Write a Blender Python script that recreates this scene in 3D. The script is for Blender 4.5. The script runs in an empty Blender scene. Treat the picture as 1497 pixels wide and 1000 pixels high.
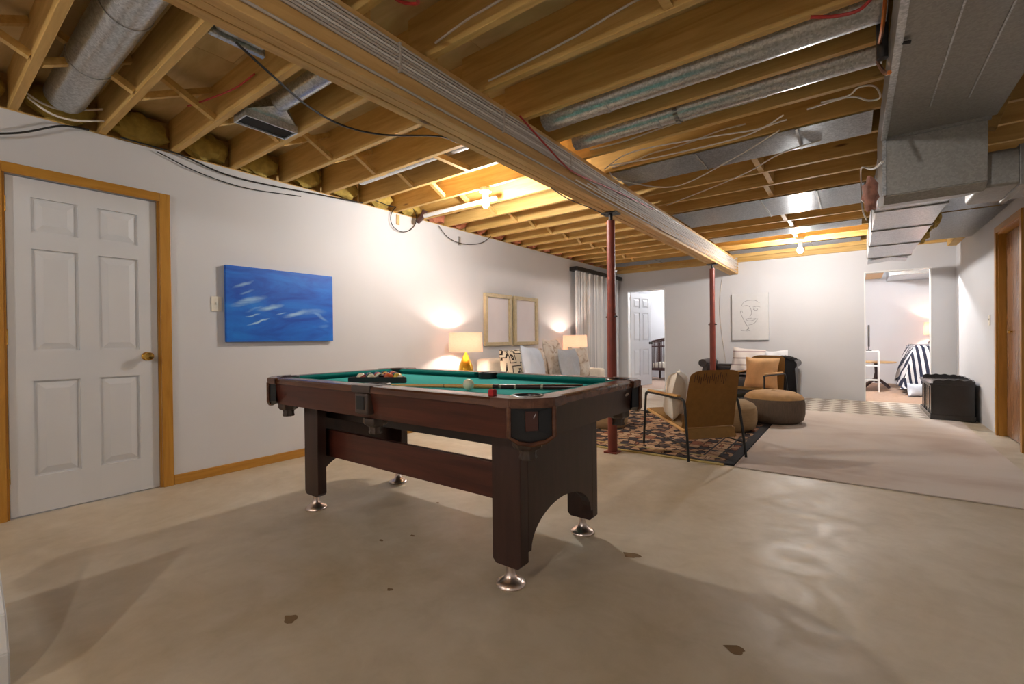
import bpy, bmesh, math, random
from mathutils import Vector, Matrix
random.seed(7)
PI = math.pi
S = bpy.context.scene
C = bpy.context.collection

# ---------------------------------------------------------------- camera / world / exposure
F_PX, YAW, PITCH, ROLL, CAM_H = 669.7, .6414, .0066, -.0104, 1.03
cam_d = bpy.data.cameras.new('camera'); cam = bpy.data.objects.new('camera', cam_d); C.objects.link(cam)
cam_d.sensor_width = 36; cam_d.lens = 36 * F_PX / 1497; cam_d.clip_start = .05
fwd = Vector((-math.sin(YAW) * math.cos(PITCH), math.cos(YAW) * math.cos(PITCH), -math.sin(PITCH)))
rgt = Vector((math.cos(YAW), math.sin(YAW), 0)); up = rgt.cross(fwd)
r2 = rgt * math.cos(ROLL) - up * math.sin(ROLL) * -1
u2 = r2.cross(fwd)
Mx = Matrix((r2, u2, -fwd)).transposed().to_4x4(); Mx.translation = (0, 0, CAM_H)
cam.matrix_world = Mx
S.camera = cam
w = bpy.data.worlds.new('world'); S.world = w; w.use_nodes = True
w.node_tree.nodes['Background'].inputs[0].default_value = (.8, .85, 1, 1)
w.node_tree.nodes['Background'].inputs[1].default_value = .3
S.view_settings.view_transform = 'Standard'; S.view_settings.look = 'None'
S.view_settings.gamma = 1; S.view_settings.use_curve_mapping = False
S.view_settings.exposure = 0.88

BULB = 830        # radiance of the bare bulbs in the room
# room numbers
XL, XR, YB, YF, ZJ, ZW = -3.954, 1.17, 9.037, -2.6, 2.41, 2.40
JH = .235; ZS = ZJ + JH
BX0, BX1, BZ = -1.81, -1.66, 2.15

# ---------------------------------------------------------------- materials
def srgb(r, g, b):
    f = lambda c: (c / 255 / 12.92) if c <= 10 else ((c / 255 + .055) / 1.055) ** 2.4
    return (f(r), f(g), f(b), 1)
MATS = {}
def newmat(name):
    m = bpy.data.materials.new(name); m.use_nodes = True; MATS[name] = m
    nt = m.node_tree
    return m, nt, nt.nodes['Principled BSDF']
def coords(nt, scale=(1, 1, 1), rot=(0, 0, 0), rnd=True, kind='Object'):
    tc = nt.nodes.new('ShaderNodeTexCoord'); mp = nt.nodes.new('ShaderNodeMapping')
    mp.inputs['Scale'].default_value = scale; mp.inputs['Rotation'].default_value = rot
    nt.links.new(tc.outputs[kind], mp.inputs['Vector'])
    if rnd:
        oi = nt.nodes.new('ShaderNodeObjectInfo'); ml = nt.nodes.new('ShaderNodeMath'); ml.operation = 'MULTIPLY'; ml.inputs[1].default_value = 37
        nt.links.new(oi.outputs['Random'], ml.inputs[0]); nt.links.new(ml.outputs[0], mp.inputs['Location'])
    return mp.outputs[0]
def ramp(nt, fac, stops, const=False):
    r = nt.nodes.new('ShaderNodeValToRGB'); e = r.color_ramp.elements
    if const: r.color_ramp.interpolation = 'CONSTANT'
    e[0].position, e[0].color = stops[0]; e[1].position, e[1].color = stops[1]
    for p, c in stops[2:]:
        k = e.new(p); k.color = c
    nt.links.new(fac, r.inputs[0]); return r.outputs[0]
def noise(nt, vec, scale, detail=4, rough=.55, dist=0):
    n = nt.nodes.new('ShaderNodeTexNoise'); n.inputs['Scale'].default_value = scale; n.inputs['Detail'].default_value = detail
    n.inputs['Roughness'].default_value = rough; n.inputs['Distortion'].default_value = dist
    if vec: nt.links.new(vec, n.inputs['Vector'])
    return n.outputs[0]
def bump(nt, b, h, strength=.2, dist=.01):
    n = nt.nodes.new('ShaderNodeBump'); n.inputs['Strength'].default_value = strength; n.inputs['Distance'].default_value = dist
    nt.links.new(h, n.inputs['Height']); nt.links.new(n.outputs[0], b.inputs['Normal'])
def plain(name, c, rough=.5, metal=0, var=.12, scale=6, bmp=0, spec=.5, stretch=(1, 1, 1)):
    m, nt, b = newmat(name)
    v = coords(nt, stretch); n = noise(nt, v, scale)
    lo = tuple(x * (1 - var) for x in c[:3]) + (1,); hi = tuple(min(1, x * (1 + var)) for x in c[:3]) + (1,)
    nt.links.new(ramp(nt, n, [(.3, lo), (.7, hi)]), b.inputs['Base Color'])
    b.inputs['Roughness'].default_value = rough; b.inputs['Metallic'].default_value = metal
    b.inputs['Specular IOR Level'].default_value = spec
    if bmp: bump(nt, b, noise(nt, v, scale * 12), bmp, .004)
    return m
def wood(name, dark, light, rough=.5, stretch=(.7, 9, 9), scale=3.2, knots=True, bmp=.08):
    m, nt, b = newmat(name)
    v = coords(nt, stretch); n = noise(nt, v, scale, 6, .6, .6)
    col = ramp(nt, n, [(.3, dark), (.7, light)])
    if knots:
        v2 = coords(nt, tuple(.35 * s + .65 for s in stretch)); vo = nt.nodes.new('ShaderNodeTexVoronoi'); vo.inputs['Scale'].default_value = 1.5
        nt.links.new(v2, vo.inputs['Vector'])
        k = ramp(nt, vo.outputs['Distance'], [(.03, (.28, .2, .16, 1)), (.075, (1, 1, 1, 1))])
        mx = nt.nodes.new('ShaderNodeMix'); mx.data_type = 'RGBA'; mx.blend_type = 'MULTIPLY'; mx.inputs[0].default_value = 1
        nt.links.new(col, mx.inputs[6]); nt.links.new(k, mx.inputs[7]); col = mx.outputs[2]
    nt.links.new(col, b.inputs['Base Color']); b.inputs['Roughness'].default_value = rough
    bump(nt, b, n, bmp, .003)
    return m
def emit(name, c, st):
    m, nt, b = newmat(name)
    b.inputs['Base Color'].default_value = c; b.inputs['Emission Color'].default_value = c; b.inputs['Emission Strength'].default_value = st
    return m

plain('wall_paint', srgb(204, 204, 206), .75, var=.02, scale=1.5, bmp=.04, spec=.2)
plain('door_paint', srgb(203, 204, 206), .45, var=.03, scale=2, bmp=.03)
plain('white_trim', srgb(228, 228, 226), .5, var=.03)
wood('lumber', srgb(186, 146, 76), srgb(214, 176, 108), .6)
wood('lumber_beam', srgb(190, 146, 82), srgb(220, 178, 116), .6, (9, .6, 9))
wood('plywood', srgb(184, 152, 98), srgb(212, 184, 132), .75, (1.2, 4, 1), 2.2, bmp=.05)
wood('oak_trim', srgb(164, 112, 36), srgb(190, 138, 56), .4, (8, 8, .8), knots=False)
wood('oak_trim_y', srgb(164, 112, 36), srgb(190, 138, 56), .4, (8, .8, 8), knots=False)
wood('closet_wood', srgb(128, 90, 62), srgb(156, 114, 84), .24, (10, 10, .7), knots=False)
wood('mahogany', srgb(60, 28, 21), srgb(92, 46, 34), .34, (.6, 7, 9), 3, knots=False, bmp=.04)
wood('mahogany_y', srgb(46, 27, 22), srgb(64, 39, 32), .36, (7, 7, .8), 3, knots=False, bmp=.04)
wood('rail_wood', srgb(70, 40, 28), srgb(112, 72, 50), .2, (.6, 7, 7), 3, knots=False, bmp=.02)
plain('table_dark', srgb(44, 30, 25), .4)
plain('casting', srgb(66, 52, 45), .35, var=.2, scale=20, spec=.6)
plain('casting_black', srgb(26, 26, 28), .28)
plain('pocket_plate', srgb(72, 40, 34), .35)
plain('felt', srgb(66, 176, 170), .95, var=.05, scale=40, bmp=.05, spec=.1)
plain('felt_rail_shaded', srgb(20, 112, 106), .95, var=.05, scale=40, bmp=.05, spec=.1)  # darker copy of the bed cloth: shade on the cushion faces put into the colour
plain('hole_shade', srgb(14, 12, 11), .9)
plain('chrome', srgb(222, 206, 196), .3, 1, var=.08)
plain('brass', srgb(212, 168, 84), .2, 1, var=.08)
plain('gold_glaze', srgb(206, 156, 46), .22, .75, var=.1)
plain('steel_red', srgb(124, 54, 40), .45, var=.15, scale=10)
plain('steel_dark', srgb(44, 40, 38), .4, .3)
plain('black_metal', srgb(34, 33, 32), .4, .2)
plain('black_plastic', srgb(24, 24, 25), .35)
plain('cable_white', srgb(222, 214, 204), .5, var=.06)
plain('cable_grey', srgb(188, 176, 164), .5, var=.1)
plain('cable_black', srgb(26, 24, 23), .5)
plain('cable_red', srgb(176, 46, 40), .45)
plain('copper', srgb(196, 120, 66), .3, .9)
plain('insulation_yellow', srgb(176, 150, 74), .95, var=.25, scale=18, bmp=.6)
plain('insulation_pink', srgb(196, 124, 92), .95, var=.2, scale=18, bmp=.6)
plain('pipe_wrap', srgb(170, 118, 100), .6, var=.5, scale=25, bmp=.6)
plain('switch_plate', srgb(220, 214, 200), .4, var=.03)
plain('cream_fabric', srgb(226, 218, 204), .9, var=.05, scale=30, bmp=.15)
plain('white_fabric', srgb(226, 226, 228), .9, var=.04, scale=12, bmp=.1)
plain('blue_white_fabric', srgb(206, 216, 230), .9, var=.06, scale=8, bmp=.1)
plain('grey_fabric', srgb(178, 184, 192), .9, var=.05, scale=30, bmp=.12)
plain('peach_fabric', srgb(214, 170, 122), .9, var=.07, scale=16, bmp=.12)
plain('dark_leather', srgb(46, 38, 36), .35, var=.15, scale=14, bmp=.1)
plain('throw_dark', srgb(40, 38, 40), .95, bmp=.2)
plain('throw_gold', srgb(176, 128, 48), .9, bmp=.2)
plain('pouf_top', srgb(182, 142, 92), .75, var=.14, scale=14, bmp=.15)
plain('pouf_side', srgb(104, 88, 74), .9, var=.18, scale=30, bmp=.3, stretch=(3, 3, .4))
plain('pouf_tan', srgb(166, 138, 100), .9, var=.1, scale=24, bmp=.2, stretch=(.5, .5, 3))
plain('chair_cord', srgb(150, 112, 58), .7, var=.1, scale=20, bmp=.15)
wood('chair_arm', srgb(196, 146, 82), srgb(222, 178, 116), .4, (6, .8, 6), knots=False)
plain('chest_black', srgb(46, 44, 44), .2, var=.1)
plain('crib_wood', srgb(64, 38, 34), .35)
plain('line_ink', srgb(110, 110, 114), .7)
plain('canvas_white', srgb(206, 206, 206), .85, var=.02, bmp=.06, scale=20)
plain('frame_gold', srgb(186, 170, 134), .4, var=.12, scale=20)
plain('paper', srgb(222, 217, 220), .9, var=.03, scale=3)
plain('carpet_bed', srgb(176, 150, 132), .95, var=.08, scale=20, bmp=.2)
plain('charcoal_plastic', srgb(56, 52, 50), .5)
plain('light_wood', srgb(206, 166, 112), .5, var=.12, stretch=(1, 8, 8))
plain('stair_white', srgb(226, 226, 226), .5, var=.02)
plain('rug_edge', srgb(36, 33, 36), .95, bmp=.3)
plain('rug_fringe', srgb(178, 158, 96), .9, var=.15, scale=50)
plain('ball_white', srgb(232, 222, 196), .15, var=.03)
plain('ball_black', srgb(24, 22, 24), .15)
plain('ball_orange', srgb(206, 98, 56), .15)
plain('ball_red', srgb(150, 44, 34), .15)
plain('ball_green', srgb(30, 84, 60), .15)
plain('ball_blue', srgb(40, 52, 120), .15)
plain('ball_yellow', srgb(214, 176, 64), .15)
plain('chalk_red', srgb(176, 36, 40), .8)
plain('chalk_blue', srgb(56, 92, 140), .95)
wood('cue_maple', srgb(206, 152, 82), srgb(226, 178, 108), .3, (.6, 6, 6), knots=False)
plain('cue_dark', srgb(52, 26, 24), .25)
plain('stripe_rest', srgb(206, 206, 212), .9)
plain('dust', srgb(120, 96, 66), .9)
emit('bulb_glass', (1, .965, .935, 1), BULB)
emit('bulb_far', (1, .96, .93, 1), BULB * 1.3)
emit('bulb_fill', (1, .965, .935, 1), 480)  # for the added fill bulbs behind the camera
emit('lamp_bulb', (1, .88, .76, 1), 260)
emit('bed_fill_bulb', (.93, .95, 1, 1), 2300)
emit('nursery_fill_bulb', (.95, .96, 1, 1), 1300)

def shade_mat():
    m, nt, b = newmat('lamp_fabric')
    tr = nt.nodes.new('ShaderNodeBsdfTranslucent'); df = nt.nodes.new('ShaderNodeBsdfDiffuse'); mx = nt.nodes.new('ShaderNodeMixShader')
    c = ramp(nt, noise(nt, coords(nt, (1, 1, 12)), 40), [(.3, srgb(226, 176, 150)), (.7, srgb(234, 190, 164))])
    nt.links.new(c, tr.inputs[0]); nt.links.new(c, df.inputs[0]); mx.inputs[0].default_value = .1
    nt.links.new(df.outputs[0], mx.inputs[1]); nt.links.new(tr.outputs[0], mx.inputs[2])
    nt.links.new(mx.outputs[0], nt.nodes['Material Output'].inputs[0])
shade_mat()

def concrete():
    m, nt, b = newmat('concrete')
    v = coords(nt, rnd=False); n1 = noise(nt, v, .9, 6, .6, .8); n2 = noise(nt, v, 7, 8, .65, .4)
    c1 = ramp(nt, n1, [(.3, srgb(176, 160, 133)), (.5, srgb(192, 179, 157)), (.72, srgb(205, 195, 177))])
    c2 = ramp(nt, n2, [(.25, (.82, .8, .76, 1)), (.6, (1, 1, 1, 1))])
    mx = nt.nodes.new('ShaderNodeMix'); mx.data_type = 'RGBA'; mx.blend_type = 'MULTIPLY'; mx.inputs[0].default_value = .8
    nt.links.new(c1, mx.inputs[6]); nt.links.new(c2, mx.inputs[7]); nt.links.new(mx.outputs[2], b.inputs['Base Color'])
    rr = ramp(nt, noise(nt, v, 3, 6, .65, 1.2), [(.3, (.34, .34, .34, 1)), (.7, (.6, .6, .6, 1))])
    nt.links.new(rr, b.inputs['Roughness']); b.inputs['Specular IOR Level'].default_value = .45
    bump(nt, b, noise(nt, v, 9, 5, .6, .5), .16, .006)
concrete()
def galv(name='galvanized', lo=(164, 168, 172), hi=(206, 209, 212), rough=.28):
    m, nt, b = newmat(name)
    v = coords(nt); vo = nt.nodes.new('ShaderNodeTexVoronoi'); vo.inputs['Scale'].default_value = 110; nt.links.new(v, vo.inputs['Vector'])
    sp = nt.nodes.new('ShaderNodeSeparateColor'); nt.links.new(vo.outputs['Color'], sp.inputs[0])
    nt.links.new(ramp(nt, sp.outputs[0], [(0, srgb(*lo)), (1, srgb(*hi))]), b.inputs['Base Color'])
    b.inputs['Metallic'].default_value = .72; b.inputs['Roughness'].default_value = rough
    bump(nt, b, noise(nt, v, 5, 3), .25, .01)
galv(); galv('galvanized_dull', (146, 144, 139), (160, 158, 153), .48)
def carpet():
    m, nt, b = newmat('carpet'); v = coords(nt, (1, 1.4, 1), rnd=False)
    c1 = ramp(nt, noise(nt, v, .8, 4, .55, .8), [(.28, srgb(190, 172, 161)), (.5, srgb(210, 199, 190)), (.72, srgb(216, 208, 202))])
    nt.links.new(c1, b.inputs['Base Color']); b.inputs['Roughness'].default_value = .97; b.inputs['Specular IOR Level'].default_value = .1
    bump(nt, b, noise(nt, coords(nt, rnd=False), 160, 2), .4, .004)
carpet()
def persian():
    m, nt, b = newmat('persian_field')
    v = coords(nt, (1, 1, 1), rnd=False); sep = nt.nodes.new('ShaderNodeSeparateXYZ'); nt.links.new(v, sep.inputs[0])
    cmb = nt.nodes.new('ShaderNodeCombineXYZ')
    for i, p in ((0, .45), (1, .5)):
        pp = nt.nodes.new('ShaderNodeMath'); pp.operation = 'PINGPONG'; pp.inputs[1].default_value = p
        nt.links.new(sep.outputs[i], pp.inputs[0]); nt.links.new(pp.outputs[0], cmb.inputs[i])
    vo = nt.nodes.new('ShaderNodeTexVoronoi'); vo.inputs['Scale'].default_value = 13; nt.links.new(cmb.outputs[0], vo.inputs['Vector'])
    sp = nt.nodes.new('ShaderNodeSeparateColor'); nt.links.new(vo.outputs['Color'], sp.inputs[0])
    c = ramp(nt, sp.outputs[0], [(0, srgb(66, 62, 66)), (.22, srgb(176, 142, 112)), (.5, srgb(146, 98, 76)), (.66, srgb(190, 160, 130)), (.84, srgb(86, 72, 68))], True)
    vo2 = nt.nodes.new('ShaderNodeTexVoronoi'); vo2.feature = 'DISTANCE_TO_EDGE'; vo2.inputs['Scale'].default_value = 13; nt.links.new(cmb.outputs[0], vo2.inputs['Vector'])
    e = ramp(nt, vo2.outputs['Distance'], [(.03, srgb(110, 88, 78)), (.07, (1, 1, 1, 1))])
    vo3 = nt.nodes.new('ShaderNodeTexVoronoi'); vo3.inputs['Scale'].default_value = 30; nt.links.new(cmb.outputs[0], vo3.inputs['Vector'])
    d = ramp(nt, vo3.outputs['Distance'], [(.22, (.6, .5, .46, 1)), (.3, (1, 1, 1, 1))])
    for x in (e, d):
        mx = nt.nodes.new('ShaderNodeMix'); mx.data_type = 'RGBA'; mx.blend_type = 'MULTIPLY'; mx.inputs[0].default_value = .85
        nt.links.new(c, mx.inputs[6]); nt.links.new(x, mx.inputs[7]); c = mx.outputs[2]
    nt.links.new(c, b.inputs['Base Color']); b.inputs['Roughness'].default_value = .95; b.inputs['Specular IOR Level'].default_value = .1
persian()
def lattice():
    m, nt, b = newmat('lattice_mat')
    ck = nt.nodes.new('ShaderNodeTexChecker'); ck.inputs['Scale'].default_value = 6.5
    nt.links.new(coords(nt, (1, 1, 1), (0, 0, PI / 4), rnd=False), ck.inputs['Vector'])
    ck.inputs['Color1'].default_value = srgb(206, 200, 190); ck.inputs['Color2'].default_value = srgb(150, 140, 130)
    nt.links.new(ck.outputs[0], b.inputs['Base Color']); b.inputs['Roughness'].default_value = .95
lattice()
def stripes(name, c1, c2, freq, axis=0, thr=.5, warp=0):
    m, nt, b = newmat(name)
    sep = nt.nodes.new('ShaderNodeSeparateXYZ'); nt.links.new(coords(nt, rnd=False), sep.inputs[0])
    a = nt.nodes.new('ShaderNodeMath'); a.operation = 'MULTIPLY'; a.inputs[1].default_value = freq; ad = nt.nodes.new('ShaderNodeMath'); nt.links.new(sep.outputs[0], ad.inputs[0]); hf = nt.nodes.new('ShaderNodeMath'); hf.operation = 'MULTIPLY'; hf.inputs[1].default_value = .45; nt.links.new(sep.outputs[1], hf.inputs[0]); nt.links.new(hf.outputs[0], ad.inputs[1])
    nt.links.new(ad.outputs[0] if axis == 3 else sep.outputs[axis], a.inputs[0])
    f = nt.nodes.new('ShaderNodeMath'); f.operation = 'FRACT'; nt.links.new(a.outputs[0], f.inputs[0])
    nt.links.new(ramp(nt, f.outputs[0], [(0, c1), (thr, c2)], True), b.inputs['Base Color']); b.inputs['Roughness'].default_value = .9
stripes('duvet_stripe', srgb(34, 40, 62), srgb(214, 214, 218), 17, 0, .55)
stripes('duvet_stripe_y', srgb(34, 40, 62), srgb(214, 214, 218), 12, 3, .5)
stripes('cushion_stripe', srgb(222, 214, 210), srgb(176, 158, 158), 9, 2, .8)
stripes('curtain_stripe', srgb(222, 222, 222), srgb(196, 197, 200), 22, 1, .6)
def floral():
    m, nt, b = newmat('floral')
    n = noise(nt, coords(nt), 9, 3, .5, 1.5)
    nt.links.new(ramp(nt, n, [(.36, srgb(176, 156, 138)), (.46, srgb(214, 202, 188)), (.62, srgb(220, 212, 202))]), b.inputs['Base Color']); b.inputs['Roughness'].default_value = .9
floral()
def paint_blue():
    m, nt, b = newmat('blue_paint')
    v = coords(nt, (1, 1.2, 4), (.35, 0, 0), rnd=False); n = noise(nt, v, 1.8, 5, .6, .7)
    col = ramp(nt, n, [(.3, srgb(4, 66, 166)), (.5, srgb(8, 96, 196)), (.7, srgb(16, 120, 214))])
    tc = coords(nt, rnd=False)
    sc = nt.nodes.new('ShaderNodeVectorMath'); sc.operation = 'SCALE'; sc.inputs[3].default_value = .035
    nz = nt.nodes.new('ShaderNodeTexNoise'); nz.inputs['Scale'].default_value = 9; nt.links.new(tc, nz.inputs['Vector']); nt.links.new(nz.outputs['Color'], sc.inputs[0])
    ad = nt.nodes.new('ShaderNodeVectorMath'); nt.links.new(tc, ad.inputs[0]); nt.links.new(sc.outputs[0], ad.inputs[1])
    streak = ramp(nt, noise(nt, coords(nt, (1, 3, 26), (.3, 0, 0), rnd=False), 2, 3), [(.32, (.4, .4, .4, 1)), (.55, (1, 1, 1, 1))])
    # brush strokes: centre along the canvas, height, tilt, half length, half width, strength
    for cy, cz, an, la, lb, st in ((-.33, .46, .42, .10, .016, .55), (-.30, .40, .45, .07, .012, .4), (-.29, .325, .33, .16, .032, .7), (-.12, .285, .25, .13, .022, .75), (-.26, .215, .2, .07, .008, .8), (-.215, .165, .33, .11, .010, .9), (-.03, .235, .3, .05, .008, .6), (.09, .235, .25, .12, .024, .7), (.24, .26, .05, .16, .03, .35), (.33, .22, -.5, .1, .018, .4), (-.25, .265, .4, .09, .01, .35), (.36, .135, .1, .07, .02, .2)):
        mp = nt.nodes.new('ShaderNodeMapping'); mp.vector_type = 'TEXTURE'
        mp.inputs['Location'].default_value = (.018, cy + .018, cz + .018); mp.inputs['Rotation'].default_value = (an, 0, 0); mp.inputs['Scale'].default_value = (1, la, lb)
        nt.links.new(ad.outputs[0], mp.inputs[0])
        sep = nt.nodes.new('ShaderNodeSeparateXYZ'); cmb = nt.nodes.new('ShaderNodeCombineXYZ'); nt.links.new(mp.outputs[0], sep.inputs[0])
        nt.links.new(sep.outputs[1], cmb.inputs[1]); nt.links.new(sep.outputs[2], cmb.inputs[2])
        ln = nt.nodes.new('ShaderNodeVectorMath'); ln.operation = 'LENGTH'; nt.links.new(cmb.outputs[0], ln.inputs[0])
        mr = nt.nodes.new('ShaderNodeMapRange'); mr.inputs[1].default_value = 1; mr.inputs[2].default_value = .25; mr.inputs[4].default_value = st; nt.links.new(ln.outputs['Value'], mr.inputs[0])
        mu = nt.nodes.new('ShaderNodeMath'); mu.operation = 'MULTIPLY'; nt.links.new(mr.outputs[0], mu.inputs[0]); nt.links.new(streak, mu.inputs[1])
        mx = nt.nodes.new('ShaderNodeMix'); mx.data_type = 'RGBA'; nt.links.new(mu.outputs[0], mx.inputs[0]); nt.links.new(col, mx.inputs[6]); mx.inputs[7].default_value = srgb(176, 216, 238); col = mx.outputs[2]
    nt.links.new(col, b.inputs['Base Color']); b.inputs['Roughness'].default_value = .45
paint_blue()
def mudcloth():
    m, nt, b = newmat('mudcloth')
    vo = nt.nodes.new('ShaderNodeTexVoronoi'); vo.distance = 'CHEBYCHEV'; vo.inputs['Scale'].default_value = 6.5; nt.links.new(coords(nt, rnd=False), vo.inputs['Vector'])
    nt.links.new(ramp(nt, vo.outputs['Distance'], [(0, srgb(228, 212, 186)), (.12, srgb(44, 32, 26)), (.24, srgb(232, 218, 194)), (.42, srgb(44, 32, 26)), (.5, srgb(230, 214, 190))], True), b.inputs['Base Color']); b.inputs['Roughness'].default_value = .9
mudcloth()

# ---------------------------------------------------------------- geometry helpers
def quad_box(bm, x0, x1, y0, y1, z0, z1):
    v = [bm.verts.new(p) for p in ((x0, y0, z0), (x1, y0, z0), (x1, y1, z0), (x0, y1, z0), (x0, y0, z1), (x1, y0, z1), (x1, y1, z1), (x0, y1, z1))]
    for f in ((3, 2, 1, 0), (4, 5, 6, 7), (0, 1, 5, 4), (1, 2, 6, 5), (2, 3, 7, 6), (3, 0, 4, 7)): bm.faces.new([v[i] for i in f])
def box(x0, x1, y0, y1, z0, z1, bev=0, seg=2):
    bm = bmesh.new(); quad_box(bm, min(x0, x1), max(x0, x1), min(y0, y1), max(y0, y1), min(z0, z1), max(z0, z1))
    if bev: bmesh.ops.bevel(bm, geom=list(bm.edges), offset=bev, segments=seg, affect='EDGES', profile=.6)
    return bm
def boxes(lst):
    bm = bmesh.new()
    for b in lst: quad_box(bm, *b)
    return bm
def prism(poly, axis, lo, hi, bev=0):
    """poly: 2-D outline; axis: extrusion axis. x:(y,z) y:(x,z) z:(x,y)"""
    bm = bmesh.new()
    mk = {'x': lambda p, t: (t, p[0], p[1]), 'y': lambda p, t: (p[0], t, p[1]), 'z': lambda p, t: (p[0], p[1], t)}[axis]
    a = [bm.verts.new(mk(p, lo)) for p in poly]; b = [bm.verts.new(mk(p, hi)) for p in poly]
    bm.faces.new(a); bm.faces.new(b[::-1]); n = len(poly)
    for i in range(n): bm.faces.new((a[i], b[i], b[(i + 1) % n], a[(i + 1) % n]))
    bmesh.ops.recalc_face_normals(bm, faces=bm.faces)
    if bev: bmesh.ops.bevel(bm, geom=list(bm.edges), offset=bev, segments=2, affect='EDGES')
    return bm
def tube(path, r, seg=8, bm=None, smooth_n=0):
    path = [Vector(p) for p in path]
    if smooth_n: path = catmull(path, smooth_n)
    bm = bm or bmesh.new(); rings = []
    rr = r if callable(r) else (lambda t: r)
    n = len(path); prev = None
    for i, p in enumerate(path):
        t = (path[min(i + 1, n - 1)] - path[max(i - 1, 0)]).normalized()
        if prev is None:
            a = Vector((0, 0, 1)) if abs(t.z) < .9 else Vector((1, 0, 0)); nx = t.cross(a).normalized()
        else:
            nx = (prev - t * prev.dot(t)).normalized()
        prev = nx; ny = t.cross(nx); R = rr(i / (n - 1))
        rings.append([bm.verts.new(p + (nx * math.cos(2 * PI * k / seg) + ny * math.sin(2 * PI * k / seg)) * R) for k in range(seg)])
    for a, b in zip(rings, rings[1:]):
        for k in range(seg): bm.faces.new((a[k], a[(k + 1) % seg], b[(k + 1) % seg], b[k]))
    bm.faces.new(rings[0][::-1]); bm.faces.new(rings[-1])
    return bm
def catmull(P, n):
    out = []
    Q = [P[0] * 2 - P[1]] + P + [P[-1] * 2 - P[-2]]
    for i in range(1, len(Q) - 2):
        for k in range(n):
            t = k / n; a, b, c, d = Q[i - 1:i + 3]
            out.append(.5 * ((2 * b) + (c - a) * t + (2 * a - 5 * b + 4 * c - d) * t * t + (3 * b - a - 3 * c + d) * t ** 3))
    out.append(P[-1]); return out
def lathe(prof, c=(0, 0, 0), seg=24, flute=0, nfl=0):
    bm = bmesh.new(); rings = []
    for r, z in prof:
        rings.append([bm.verts.new((c[0] + (r * (1 + (flute * math.cos(nfl * 2 * PI * k / seg) if nfl else 0))) * math.cos(2 * PI * k / seg), c[1] + (r * (1 + (flute * math.cos(nfl * 2 * PI * k / seg) if nfl else 0))) * math.sin(2 * PI * k / seg), c[2] + z)) for k in range(seg)])
    for a, b in zip(rings, rings[1:]):
        for k in range(seg): bm.faces.new((a[k], a[(k + 1) % seg], b[(k + 1) % seg], b[k]))
    if prof[0][0] > 1e-4: bm.faces.new(rings[0][::-1])
    if prof[-1][0] > 1e-4: bm.faces.new(rings[-1])
    bmesh.ops.remove_doubles(bm, verts=bm.verts, dist=1e-5)
    bmesh.ops.recalc_face_normals(bm, faces=bm.faces)
    return bm
def sphere(c, r, seg=20, sc=(1, 1, 1)):
    bm = bmesh.new(); bmesh.ops.create_uvsphere(bm, u_segments=seg, v_segments=max(8, seg // 2), radius=r)
    bmesh.ops.scale(bm, vec=sc, verts=bm.verts); bmesh.ops.translate(bm, vec=c, verts=bm.verts); return bm
def pillow(w_, h_, t_, n=14, sag=.06):
    """in the x-z plane, standing on z=0, thickness along y"""
    bm = bmesh.new(); g = {}
    for s in (1, -1):
        for i in range(n + 1):
            for j in range(n + 1):
                u, v = 2 * i / n - 1, 2 * j / n - 1
                edge = abs(u) == 1 or abs(v) == 1
                if s == -1 and edge: g[(s, i, j)] = g[(1, i, j)]; continue
                th = t_ / 2 * ((1 - u ** 4) * (1 - v ** 4)) ** .55
                pu = u * (1 - sag * (1 - v * v)); pv = v * (1 - sag * (1 - u * u))
                g[(s, i, j)] = bm.verts.new((pu * w_ / 2, s * th + .012 * math.sin(5 * u + 3 * v), (pv + 1) * h_ / 2))
    for s in (1, -1):
        for i in range(n):
            for j in range(n):
                q = [g[(s, i, j)], g[(s, i + 1, j)], g[(s, i + 1, j + 1)], g[(s, i, j + 1)]]
                bm.faces.new(q if s == -1 else q[::-1])
    return bm
def xf(bm, loc=(0, 0, 0), rz=0, rx=0, ry=0):
    M = Matrix.Translation(loc) @ Matrix.Rotation(rz, 4, 'Z') @ Matrix.Rotation(ry, 4, 'Y') @ Matrix.Rotation(rx, 4, 'X')
    bmesh.ops.transform(bm, matrix=M, verts=bm.verts); return bm
WLOC = {}
def obj(name, bm, mat, parent=None, smooth=False, keep=False):
    """bm is in world coordinates (or in the frame of a rotated root when keep): the origin goes to its base"""
    vs = [v.co for v in bm.verts]
    lo = Vector([min(v[i] for v in vs) for i in range(3)]); hi = Vector([max(v[i] for v in vs) for i in range(3)])
    o0 = Vector(((lo.x + hi.x) / 2, (lo.y + hi.y) / 2, lo.z))
    bmesh.ops.translate(bm, vec=-o0, verts=bm.verts)
    me = bpy.data.meshes.new(name); bm.to_mesh(me); bm.free()
    me.materials.append(MATS[mat])
    if smooth:
        for p in me.polygons: p.use_smooth = True
        try: me.set_sharp_from_angle(angle=math.radians(42))
        except Exception: pass
    o = bpy.data.objects.new(name, me); C.objects.link(o)
    WLOC[o.name] = o0.copy()
    o.location = o0 - (WLOC[parent.name] if parent else Vector())
    if parent: o.parent = parent
    return o
def tag(o, label, cat, group=None):
    o['label'] = label; o['category'] = cat
    if group: o['group'] = group
    return o
def root(name, label, cat, loc=(0, 0, 0), rz=0, group=None, local=False):
    o = bpy.data.objects.new(name, None); C.objects.link(o); o.location = loc; o.rotation_euler = (0, 0, rz); o.empty_display_size = .1
    WLOC[o.name] = Vector() if local else Vector(loc)
    if label: tag(o, label, cat, group)
    return o
def struct(o): o['kind'] = 'structure'; return o
def sroot(name, loc=(0, 0, 0)):
    o = root(name, None, None, loc); o['kind'] = 'structure'; return o
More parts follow.
